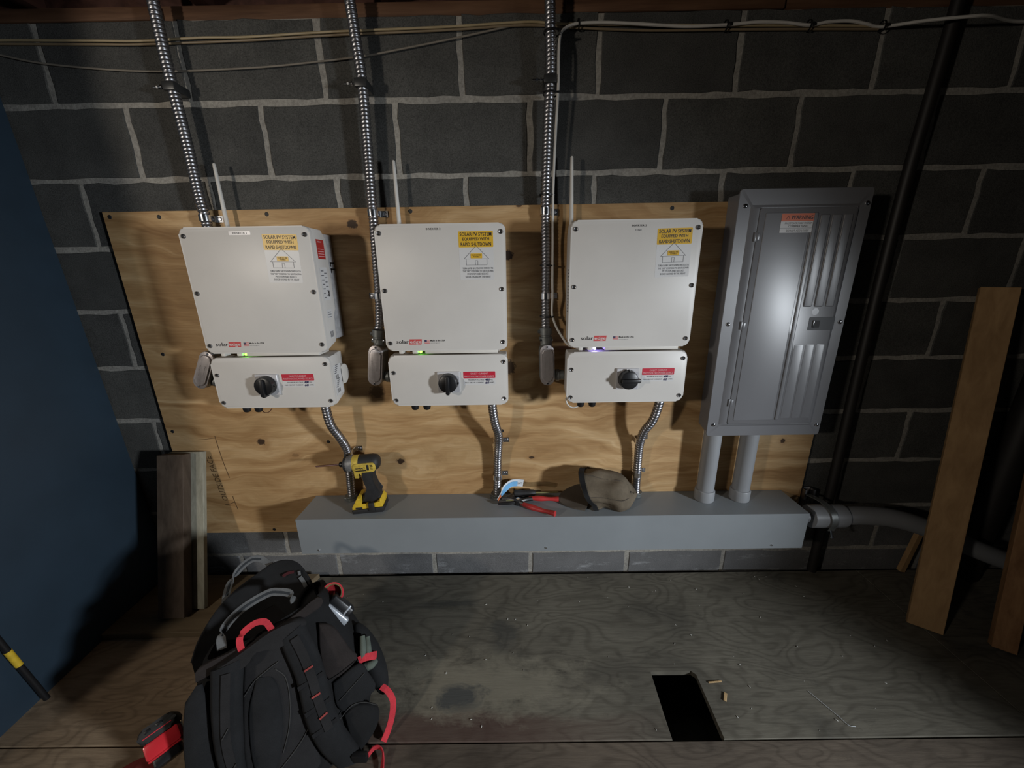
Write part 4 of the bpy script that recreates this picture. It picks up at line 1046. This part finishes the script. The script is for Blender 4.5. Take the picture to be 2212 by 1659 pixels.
PK = thing('packaging_card', (-.075, -.026, ZT + .0005), 'curled blue, white and orange packaging card with clear film behind the screwdriver', 'packaging')
cpts = [(-.126, -.084, ZT + .017), (-.114, -.072, ZT + .031), (-.098, -.050, ZT + .045), (-.076, -.030, ZT + .053), (-.052, -.022, ZT + .052), (-.028, -.020, ZT + .048)]
b = NB(); ribbon(b, cpts, .030, .0012, [(-.35, .1, -.9), (-.2, .2, -.9), (.3, .1, -.9), (.1, 0, -1), (0, 0, -1), (0, 0, -1)], 6); part('white_card', b, 'cardwhite', PK)
def inset(pts, k): return [(p[0] + k[0], p[1] + k[1], p[2] + k[2]) for p in pts]
b = NB(); ribbon(b, inset(cpts[1:5], (.001, -.002, -.003)), .020, .0008, [(-.2, .2, -.9), (.3, .1, -.9), (.1, 0, -1), (0, 0, -1)], 6); part('blue_field', b, 'cardblue', PK)
b = NB(); ribbon(b, inset(cpts[0:2], (.0008, -.0018, -.002)), .022, .0008, [(-.35, .1, -.9), (-.2, .2, -.9)], 6); part('orange_field', b, 'cardorange', PK)
text('S4 T', (-.040, -.0240, ZT + .050), .018, .008, 'inkg', PK)
b = NB(); ribbon(b, [(-.030, -.019, ZT + .044), (.0, -.017, ZT + .040), (.05, -.018, ZT + .043), (.10, -.018, ZT + .036)], .020, .0005, (0, .1, -1), 6); part('clear_film', b, 'blister', PK)

# ------------------------------------------------------------------ cap with headlamp strap
CP = thing('cap', (.27, -.085, ZT + .0005), 'crumpled brown cloth cap lying on its side on the trough, bill to the left', 'cap')
axc = V((.95, -.16, -.04)).normalized(); c0 = V((.212, -.080, ZT + .062))
uu = V((0, 0, 1)); uu = (uu - axc * uu.dot(axc)).normalized(); ww = axc.cross(uu)
def dome(t, a, extra=0.0):
    R_ = .076 * max(0.0, 1 - t ** 7.0) ** 0.5 * (1 + .06 * math.sin(a * 2 + .8) * t)
    lump = noise.noise(V((math.cos(a) * 1.7, math.sin(a) * 1.7, t * 2.4 + 3))) * .022 + noise.noise(V((math.cos(a) * 4, math.sin(a) * 4, t * 5))) * .007
    crease = -.026 * math.exp(-((a - 3.9) / .30) ** 2) * math.sin(min(1, t * 1.4) * PI) - .024 * math.exp(-((a - 5.2) / .22) ** 2) * math.sin(min(1, t * 1.2) * PI)
    ridge = .013 * math.exp(-((a - 4.55) / .12) ** 2)
    r = max(0.0, R_ + (lump + crease + ridge) * min(1, (1 - t) * 6 + .35)) + extra
    p = c0 + axc * (t * .165 - .040 * math.cos(a) * (1 - .7 * t) - .010 * math.sin(a)) + (uu * math.cos(a) * .90 + ww * math.sin(a) * .98) * r
    p.z = max(p.z, ZT + .0012); p.y = min(p.y, -.015)
    return p
b = NB(); SEG = 36; rings = []
for i in range(19):
    t = 1 - (1 - i / 18) ** 2
    rings.append([b.verts.new(dome(t, 2 * PI * k / SEG)) for k in range(SEG)])
for A, B in zip(rings, rings[1:]):
    for k in range(SEG): b.faces.new((A[k], A[(k + 1) % SEG], B[(k + 1) % SEG], B[k]))
inner = [b.verts.new(c0 + (v.co - c0) * .90 + axc * .02) for v in rings[0]]
deep = [b.verts.new(c0 + (v.co - c0) * .55 + axc * .09) for v in rings[0]]
for k in range(SEG):
    b.faces.new((rings[0][k], inner[k], inner[(k + 1) % SEG], rings[0][(k + 1) % SEG])); b.faces.new((inner[k], deep[k], deep[(k + 1) % SEG], inner[(k + 1) % SEG]))
b.faces.new(deep)
part('crown', b, 'cap', CP, 70)
b = NB(); top = []
nB = 14
for k in range(nB + 1):
    f = k / nB; a = PI * f
    top.append(((.186 - .083 * math.sin(a) ** .75) + .012 * (f - .5), -.018 - .118 * f, ZT + .034 * (1 - f) ** 2 + .0045))
arc = [b.verts.new(p) for p in top]; base = [b.verts.new((.196 + .02 * math.sin(PI * k / nB), -.018 - .118 * k / nB, ZT + .012 + .030 * (1 - k / nB) ** 2)) for k in range(nB + 1)]
arc2 = [b.verts.new(v.co + V((0, 0, -.0035))) for v in arc]; base2 = [b.verts.new(v.co + V((0, 0, -.0035))) for v in base]
for k in range(nB):
    b.faces.new((arc[k], arc[k + 1], base[k + 1], base[k])); b.faces.new((arc2[k], base2[k], base2[k + 1], arc2[k + 1])); b.faces.new((arc[k], arc2[k], arc2[k + 1], arc[k + 1])); b.faces.new((base[k], base[k + 1], base2[k + 1], base2[k]))
b.faces.new((arc[0], base[0], base2[0], arc2[0])); b.faces.new((arc[-1], arc2[-1], base2[-1], base[-1]))
part('bill', b, 'capdark', CP, 60)
for a in (.4, 1.45, 2.5, 3.35, 4.55, 5.6):
    b = NB(); tube(b, [dome(t, a, .0006) for t in (.08, .25, .42, .6, .78, .93)], .0012, 6, 4); part('crown_seam', b, 'capdark', CP)
b = NB(); bmesh.ops.create_icosphere(b, subdivisions=2, radius=.006); xform(b, Matrix.Translation(dome(1, 0))); part('top_button', b, 'capdark', CP)
HL = thing('headlamp_strap', (.21, -.085, ZT + .0005), 'black elastic headlamp strap wrapped around the brown cap', 'strap')
def bandring(t0, t1, ex, a0=0.0, a1=2 * PI, n=40):
    b = NB(); A = []; B = []; C_ = []; D_ = []
    for k in range(n + 1):
        a = a0 + (a1 - a0) * k / n
        A.append(b.verts.new(dome(t0, a, ex))); B.append(b.verts.new(dome(t1, a, ex))); C_.append(b.verts.new(dome(t0, a, ex - .004))); D_.append(b.verts.new(dome(t1, a, ex - .004)))
    for k in range(n):
        b.faces.new((A[k], A[k + 1], B[k + 1], B[k])); b.faces.new((A[k], C_[k], C_[k + 1], A[k + 1])); b.faces.new((B[k], B[k + 1], D_[k + 1], D_[k])); b.faces.new((C_[k], D_[k], D_[k + 1], C_[k + 1]))
    return b
part('elastic', bandring(.01, .11, .0060), 'band', HL, 60)
part('yellow_edge', bandring(.112, .128, .0045, 3.3, 4.1, 12), 'bandy', HL, 60)
b = NB(); tube(b, [dome(.05, 5.2, .009), dome(.14, 4.75, .010), dome(.25, 4.2, .009), dome(.42, 3.75, .006), dome(.60, 3.45, .004)], .0032, 8, 6); part('strap_tail', b, 'band', HL)

# ------------------------------------------------------------------ backpack
yaw, lean = math.radians(30), math.radians(25)
B0 = V((-.62, -.72, 0.0))
be = V((math.cos(yaw), math.sin(yaw), 0)); bn = V((math.sin(yaw), -math.cos(yaw), 0))
bup = EZ * math.cos(lean) - bn * math.sin(lean); bN = bn * math.cos(lean) + EZ * math.sin(lean)
def bp(a, h, off=0.0):
    """point on the pack: a across, h up the back panel, off out of the panel (towards the wearer)"""
    q = B0 + be * a + bup * h + bN * off
    q.z = max(q.z, .003)
    return q
BK = thing('backpack', (-.66, -.60, 0), 'open black tool backpack with red loops standing on the floor, straps facing the camera', 'backpack')
LV = [(0.00, -.165, .150, .200), (.045, -.182, .205, .225), (.10, -.187, .232, .235), (.16, -.187, .228, .235), (.22, -.184, .208, .225), (.29, -.172, .182, .205), (.34, -.157, .160, .190), (.385, -.140, .145, .175)]
def section(h, aL, aR, D, n=40):
    pts = []
    cx, hw = (aL + aR) / 2, (aR - aL) / 2
    for k in range(n):
        th = 2 * PI * k / n
        c, s = math.cos(th), math.sin(th)
        ex = 2 / 4.2
        x = cx + hw * math.copysign(abs(c) ** ex, c)
        d = D / 2 + D / 2 * math.copysign(abs(s) ** ex, s)        # 0 at the back panel, D at the far face
        hh = h + .466 * d * (1 - h / .42) + .22 * x * (h / .385)
        wob = noise.noise(V((x * 9, d * 9, hh * 9))) * .006 * min(1, h * 12)
        pts.append(bp(x + wob * .5, hh, -d + wob))
    return pts
b = NB(); rings = [[b.verts.new(p) for p in section(*lv)] for lv in LV]
for A, B in zip(rings, rings[1:]):
    for k in range(40): b.faces.new((A[k], A[(k + 1) % 40], B[(k + 1) % 40], B[k]))
b.faces.new(rings[0])
rim = [b.verts.new(p) for p in section(.388, -.130, .134, .166)]
for k in range(40): b.faces.new((rings[-1][k], rings[-1][(k + 1) % 40], rim[(k + 1) % 40], rim[k]))
part('main_body', b, 'pack', BK, 70)
b = NB()
r1 = [b.verts.new(p) for p in section(.387, -.131, .135, .167)]; r2 = [b.verts.new(p) for p in section(.30, -.12, .12, .150)]
for k in range(40): b.faces.new((r1[k], r1[(k + 1) % 40], r2[(k + 1) % 40], r2[k]))
b.faces.new(r2); part('lining', b, 'lining', BK, 70)
# raised front panel of the open mouth
fl = [(-.180, .34), (-.160, .385), (-.122, .434), (-.076, .468), (-.020, .492), (.015, .506), (.050, .506), (.080, .488), (.100, .448), (.114, .400), (.124, .350), (.125, .26), (-.172, .26)]
b = NB()
fo = smooth_path([(x, z, 0) for x, z in fl[:11]], 4); fo = [(p.x, p.y) for p in fo] + fl[11:]
def fd(a): return -.165 + .045 * min(1.0, abs((a + .02) / .15)) ** 2.2
F = [b.verts.new(bp(x, z, fd(x))) for x, z in fo]; G = [b.verts.new(bp(x, z, fd(x) - .010)) for x, z in fo]
nF = len(fo); cF = b.verts.new(bp(-.02, .36, -.175)); cG = b.verts.new(bp(-.02, .36, -.190))
for i in range(nF):
    j = (i + 1) % nF
    b.faces.new((F[i], F[j], cF)); b.faces.new((G[j], G[i], cG)); b.faces.new((F[i], G[i], G[j], F[j]))
part('front_panel', b, 'pack', BK, 60)
b = NB(); tube(b, [bp(x, z, fd(x) - .005) for x, z in fl[:11]], .0045, 8, 5); part('zip_edge', b, 'band', BK)
b = NB(); ribbon(b, [bp(.040, .468, -.150), bp(.055, .472, -.149), bp(.070, .470, -.148)], .008, .002, bup, 4); part('inner_tag', b, 'tagred', BK)
b = NB(); ribbon(b, [bp(.083, .452, -.140), bp(.090, .436, -.136), bp(.094, .420, -.132)], .010, .002, be, 4); lathe(b, [(.004, 0), (.004, .012)], bp(.083, .458, -.139), bup, 8); part('zip_pull', b, 'greyweb', BK)
# back panel details
def patch(pts, off, th, mat, name, n=4, parent=None, closed=False):
    pts2 = [(p.x, p.y) for p in smooth_path([(x, z, 0) for x, z in (pts + [pts[0]])], n)][:-1] if n > 1 else pts
    b = NB(); k = len(pts2)
    cx = sum(p[0] for p in pts2) / k; cz = sum(p[1] for p in pts2) / k
    o = [b.verts.new(bp(x, z, off - .004)) for x, z in pts2]
    m1 = [b.verts.new(bp(x, z, off + th * .55)) for x, z in pts2]
    m2 = [b.verts.new(bp(cx + (x - cx) * .90, cz + (z - cz) * .93, off + th)) for x, z in pts2]
    for A, B in ((o, m1), (m1, m2)):
        for i in range(k): b.faces.new((A[i], A[(i + 1) % k], B[(i + 1) % k], B[i]))
    b.faces.new(m2); b.faces.new(o[::-1])
    return part(name, b, mat, parent or BK, 60)
patch([(-.145, .333), (-.135, .362), (-.055, .372), (.070, .396), (.126, .418), (.130, .392), (.055, .373), (-.055, .348)], .001, .006, 'packbrown', 'top_yoke', 3)
patch([(-.050, .335), (.010, .352), (.045, .325), (.052, .20), (.070, .07), (.060, .02), (-.05, .02), (-.078, .10), (-.066, .24)], .000, .010, 'packgrey', 'spine_pad', 3)
patch([(-.030, .29), (.005, .27), (.012, .20), (.000, .12), (-.03, .06), (-.060, .10), (-.055, .22)], .008, .007, 'packblue', 'centre_pad', 4)
patch([(.118, .352), (.150, .330), (.178, .262), (.192, .225), (.122, .205), (.110, .275)], .002, .006, 'packbrown', 'side_panel', 3)
patch([(.128, .195), (.195, .212), (.215, .175), (.222, .130), (.150, .115), (.128, .140)], .003, .006, 'packblue', 'side_panel', 3)
patch([(.140, .112), (.175, .118), (.222, .088), (.212, .045), (.170, .012), (.150, .02)], .003, .010, 'pack', 'hip_pad', 3)
patch([(-.168, .30), (-.135, .325), (-.128, .22), (-.132, .10), (-.150, .03), (-.178, .05), (-.182, .16), (-.178, .24)], .001, .007, 'packblue', 'side_panel', 3)
def seam(pts, off=.013, r=.0011, mat='seam', nm='piping'):
    b = NB(); tube(b, [bp(x, z, off) for x, z in pts], r, 6, 6); part(nm, b, mat, BK)
seam([(-.058, .262), (-.035, .285), (.0, .300), (.020, .306)]); seam([(.010, .292), (.028, .262), (.030, .21), (.020, .15), (.0, .10)], .012)
seam([(-.045, .045), (.0, .075), (.035, .10), (.060, .125)], .012, .0014); seam([(.130, .108), (.160, .124), (.190, .118), (.220, .095)], .012)
seam([(.112, .208), (.150, .214), (.190, .226)], .010, .0009, 'band'); seam([(.135, .150), (.170, .168), (.205, .186)], .011)
# shoulder straps
def strap_pad(lft, rgt, off, th, mat, name):
    n = 24
    A = Curve3([bp(x, z, off) for x, z in lft]); B = Curve3([bp(x, z, off) for x, z in rgt])
    b = NB(); rows = []
    for i in range(n + 1):
        p = A.at(A.len * i / n)[0]; q = B.at(B.len * i / n)[0]
        sw = th * (.8 + .2 * math.sin(i / n * PI))
        rows.append([b.verts.new(p - bN * .006), b.verts.new(p + bN * sw * .5), b.verts.new(p.lerp(q, .12) + bN * sw), b.verts.new(p.lerp(q, .5) + bN * sw * 1.12), b.verts.new(p.lerp(q, .88) + bN * sw), b.verts.new(q + bN * sw * .5), b.verts.new(q - bN * .006)])
    for X_, Y_ in zip(rows, rows[1:]):
        for k in range(6): b.faces.new((X_[k], X_[k + 1], Y_[k + 1], Y_[k]))
        b.faces.new((X_[6], X_[0], Y_[0], Y_[6]))
    b.faces.new(rows[0]); b.faces.new(rows[-1][::-1])
    for v in b.verts: v.co.z = max(v.co.z, .003)
    return part(name, b, mat, BK, 60)
s1 = strap_pad([(.030, .352), (.036, .318), (.050, .248), (.056, .145), (.075, .069), (.107, .007)], [(.086, .378), (.098, .330), (.110, .277), (.120, .179), (.131, .105), (.172, -.005)], .016, .016, 'packblue', 'shoulder_strap')
s2_ = strap_pad([(-.112, .350), (-.120, .282), (-.124, .201), (-.120, .139), (-.105, .06), (-.085, .0)], [(-.046, .352), (-.060, .271), (-.071, .173), (-.074, .110), (-.062, .05), (-.045, .0)], .016, .016, 'packblue', 'shoulder_strap')
patch([(-.100, .352), (-.050, .366), (.020, .388), (.080, .388), (.088, .362), (.036, .340), (-.020, .352), (-.048, .330), (-.105, .325)], .012, .016, 'packgrey', 'strap_yoke', 3)
def onstrap(x0, z0, x1, z1, mat, nm, w=.0045, off=.0395):
    b = NB(); ribbon(b, [bp(x0, z0, off), bp(x1, z1, off)], w, .0015, bup, 2); part(nm, b, mat, s1 if x0 > 0 else s2_)
for q in ((.072, .268, .092, .272), (.078, .200, .098, .203), (.087, .145, .106, .152)): onstrap(*q, 'dimred', 'stitch_bar')
for q in ((-.104, .205, -.090, .222), (-.098, .128, -.085, .143)): onstrap(*q, 'seam', 'stitch_bar', .0018)
for x0, x1, z in ((.052, .112, .232), (.058, .118, .166), (.066, .124, .112)): onstrap(x0, z, x1, z + .010, 'band', 'webbing_row', .010, .0338)
b = NB(); ribbon(b, [bp(.062, .352, .034), bp(.076, .30, .036), (bp(.086, .24, .036)), bp(.092, .18, .036), bp(.104, .11, .036)], .020, .002, be, 5); part('webbing', b, 'packgrey', s1)
b = NB(); ribbon(b, [bp(-.082, .335, .034), bp(-.092, .26, .036), bp(-.098, .19, .036), bp(-.092, .12, .036)], .018, .002, be, 5); part('webbing', b, 'packgrey', s2_)
# handles and loops
def web(pts, w, wd, mat, nm, th=.0022):
    b = NB(); ribbon(b, pts, w, th, wd, 8); return part(nm, b, mat, BK, 50)
nh = [bp(-.096, .372, -.030), bp(-.094, .402, -.034), bp(-.080, .424, -.042), bp(-.043, .446, -.050), bp(.010, .458, -.054), bp(.036, .452, -.052), bp(.060, .440, -.046), bp(.068, .416, -.040)]
hh_ = web(nh, .020, [be, be * .6 + bup * .8, bup + be * -.5, bup, bup, bup, bup, be * -.6 + bup], 'greyweb', 'grab_handle')
b = NB(); ribbon(b, [p + bN * .0018 for p in nh[1:7]], .006, .0012, [be * .6 + bup * .8, bup + be * -.5, bup, bup, bup, bup], 8); part('handle_stripe', b, 'darkweb', hh_)
fh = [bp(-.108, .425, -.165), bp(-.101, .463, -.172), bp(-.089, .492, -.178), bp(-.064, .521, -.184), bp(-.034, .536, -.186), bp(-.010, .530, -.184), bp(.014, .504, -.178)]
h2 = web(fh, .018, [be, be, be * .7 + bup * .6, be * .4 + bup, bup, bup, be * -.5 + bup], 'greyweb', 'grab_handle')
b = NB(); ribbon(b, [p + bN * .0018 for p in fh[1:6]], .005, .0012, [be, be * .7 + bup * .6, be * .4 + bup, bup, bup], 8); part('handle_stripe', b, 'darkweb', h2)
web([bp(-.045, .352, .012), bp(-.050, .374, .018), bp(-.048, .398, .024), bp(-.034, .412, .028), bp(-.012, .420, .030), bp(.006, .414, .028), bp(.014, .396, .022), bp(.018, .376, .014)], .014, [be, be, be * .8 + bup * .5, bup, bup, bup + be * -.5, be, be], 'redweb', 'haul_loop')
web([bp(.240, .118, -.02), bp(.254, .102, -.012), bp(.262, .076, -.006), bp(.254, .046, .0), bp(.238, .020, .006), bp(.220, .000, .010)], .016, [be, be, be, be, be, be], 'redweb', 'red_webbing')
web([V((-.455, -.655, .012)), V((-.438, -.642, .022)), V((-.418, -.645, .020)), V((-.410, -.668, .010)), V((-.405, -.720, .004))], .014, [EZ, EZ, EZ, V((.6, 0, .8)), EX], 'redweb', 'red_webbing_tail')
web([bp(-.176, .020, .004), bp(-.160, .055, .012), bp(-.150, .085, .014)], .022, be, 'redweb', 'red_webbing_tail')
b = NB(); box(b, -.020, .020, -.008, .008, -.012, .012, .004); xform(b, Matrix.Translation(bp(.160, .012, .035))); part('buckle', b, 'black', BK)
# right side pocket with its contents strap
b = NB(); bmesh.ops.create_uvsphere(b, u_segments=18, v_segments=12, radius=1.0)
for v in b.verts:
    p = v.co.copy(); h_ = .185 + p.z * .108
    a_ = .232 + .030 * p.x - .020 * p.z - .006 * p.z * p.z
    v.co = bp(a_, max(h_, .02), -.058 + .050 * p.y)
part('side_pocket', b, 'packblue', BK, 70)
web([bp(.196, .216, -.004), bp(.212, .219, .002), bp(.230, .214, .000), bp(.242, .204, -.014)], .019, bup, 'redweb', 'pocket_strap')
GL = thing('work_glove', bp(.218, .20, -.03), 'grey-green cloth glove stuffed in the right side pocket of the backpack', 'glove')
b = NB()
for (a0, h0), (a1, h1), r in (((.208, .215), (.216, .270), .011), ((.222, .215), (.228, .262), .010), ((.212, .19), (.238, .192), .012)):
    tube(b, [bp(a0, h0, -.010), bp((a0 + a1) / 2, (h0 + h1) / 2, -.003), bp(a1, h1, -.012)], lambda f, r=r: r * (1 - .35 * f), 8, 5)
part('fingers', b, 'glove', GL, 70)
# red roll and silver tool clipped at the right shoulder of the pack
TR = thing('tape_roll', bp(.150, .375, -.070), 'ring of red tape with dark inside on a chain at the pack shoulder', 'tape')
ctr = bp(.163, .385, -.075); axr = V((.30, -.62, .72)).normalized()
ctr = bp(.160, .393, -.062)
def annulus(ro, ri, h):
    b = NB(); lathe(b, [(ri, -h), (ro, -h), (ro, h), (ri, h), (ri, -h)], ctr, axr, 28); return b
part('red_tape', annulus(.0300, .0265, .0105), 'redweb', TR); part('core', annulus(.0262, .0240, .0110), 'khaki', TR)
for k in range(5):
    f = k / 4; p = bp(.118, .392, -.048).lerp(ctr + V((-.012, 0, .004)), f); b = NB()
    lathe(b, [(.0030, -.0008), (.0044, -.0008), (.0044, .0008), (.0030, .0008), (.0030, -.0008)], p, (math.cos(k * 1.6), math.sin(k * 1.6), .3), 10); part('chain_link', b, 'zinc', TR)
TS = thing('tape_measure', bp(.165, .33, -.075), 'silver and black tape measure hanging under the red tape ring', 'tape measure')
dirx = (bp(.197, .305, -.075) - bp(.160, .360, -.075)).normalized(); diry = bN.cross(dirx).normalized()
T3 = Matrix((( dirx.x, diry.x, bN.x, 0), (dirx.y, diry.y, bN.y, 0), (dirx.z, diry.z, bN.z, 0), (0, 0, 0, 1)))
cT = bp(.170, .350, -.050); T3 = T3 @ Matrix.Scale(1.3, 4)
b = NB(); box(b, -.030, .030, -.016, .000, -.017, .017, .004, 3); xform(b, Matrix.Translation(cT) @ T3); part('silver_shell', b, 'silver', TS)
b = NB(); box(b, -.032, .026, -.000, .020, -.018, .014, .005, 3); xform(b, Matrix.Translation(cT) @ T3); part('black_shell', b, 'black', TS)
b = NB(); box(b, .010, .014, .001, .0205, .0135, .0150, .0005); xform(b, Matrix.Translation(cT) @ T3); part('edge_trim', b, 'silver', TS)
# red and black tape measure clipped to the left pocket
TM = thing('tape_measure', (-.93, -.66, .08), 'red and black tape measure clipped to the left side of the backpack', 'tape measure')
tA, tB = V((.62, -.50, -.60)).normalized(), V((.70, .70, .14)).normalized()
tB = (tB - tA * tB.dot(tA)).normalized(); tC = tA.cross(tB); tC = tC if tC.y < 0 else -tC
TT = Matrix.Translation((-.912, -.694, .152)) @ Matrix(((tA.x, tB.x, tC.x, 0), (tA.y, tB.y, tC.y, 0), (tA.z, tB.z, tC.z, 0), (0, 0, 0, 1)))
b = NB(); prism(b, rrect(-.010, .026, -.033, .033, .006, 3), 'z', -.024, .024, .004, 2, True); xform(b, TT); part('red_case', b, 'tapered', TM)
b = NB(); prism(b, rrect(-.042, -.0095, -.036, .036, .014, 5), 'z', -.027, .0265, .006, 3, True); xform(b, TT); rg = part('rubber_guard', b, 'blackrub', TM)
b = NB(); box(b, -.0225, -.0205, -.028, .026, .0260, .0272); xform(b, TT); part('red_line', b, 'redweb', rg)
for q in (-.016, .006): b = NB(); box(b, -.036, -.029, q - .006, q + .006, .0258, .0275, .001); xform(b, TT); part('grip_pad', b, 'black', rg)
b = NB(); prism(b, rrect(.0255, .050, -.026, .024, .007, 4), 'z', -.020, .019, .005, 2, True); xform(b, TT); part('nose', b, 'black', TM)
b = NB(); box(b, .0255, .0300, -.031, .031, -.023, .0225, .002); xform(b, TT); part('red_rim', b, 'tapered', TM)
b = NB(); box(b, -.012, .016, .0325, .0365, -.006, .006, .001, 1); xform(b, TT); part('belt_clip', b, 'zinc', TM)
# faded red cloth strap lying on the floor by the frame edge
b = NB(); ribbon(b, [(-1.09, -.700, .004), (-1.055, -.676, .012), (-1.03, -.672, .016), (-1.00, -.690, .010), (-.985, -.74, .004)], .040, .004, [(.4, -.8, .2), (.3, -.8, .3), (.1, -.9, .3), (-.3, -.9, .2), (-.4, -.8, .1)], 8)
single('red_strap', b, 'dimred', (-1.04, -.68, 0), 'faded red strap on the floor at the bottom left of the backpack', 'strap')

# ------------------------------------------------------------------ debris on the floor
def splinter(x, y, ang, ln, w, label, h=.003):
    b = NB(); box(b, -ln / 2, ln / 2, -w / 2, w / 2, 0, h, .0006, 1)
    xform(b, Matrix.Translation((x, y, .0004)) @ Matrix.Rotation(math.radians(ang), 4, 'Z'))
    single('wood_splinter', b, 'splinter', (x, y, 0), label, 'splinter', 'wood splinters by the floor hole')
splinter(.545, -.470, 4, .042, .004, 'thin straight wood splinter right of the floor hole')
splinter(.553, -.513, 58, .026, .008, 'short thick wood chip right of the floor hole, nearest the camera')
b = NB(); rnd = random.Random(3)
for k in range(70):
    x = rnd.uniform(-.75, 1.2); y = rnd.uniform(-.60, -.05)
    if H0 - .01 < x < H1 + .01 and y < -.42: continue
    s = rnd.uniform(.0008, .0026); m = NB(); bmesh.ops.create_icosphere(m, subdivisions=1, radius=1.0)
    a = rnd.uniform(0, PI)
    for v in m.verts:
        c = v.co; v.co = V((x + (c.x * math.cos(a) * 1.8 - c.y * math.sin(a) * .6) * s, y + (c.x * math.sin(a) * 1.8 + c.y * math.cos(a) * .6) * s, .0004 + s * .4 + c.z * s * .4))
    join(b, m)
o = single('floor_crumbs', b, 'chip', (0, -.3, 0), 'tiny pale crumbs and chips scattered over the floor boards', 'debris', None, 60)
o['kind'] = 'stuff'
b = NB(); tube(b, [(.808, -.500, .002), (.826, -.535, .002), (.842, -.565, .002), (.852, -.588, .002), (.868, -.592, .002)], .0007, 5, 6)
single('string_scrap', b, 'cardwhite', (.83, -.55, 0), 'scrap of white string on the dark floor at lower right', 'string')
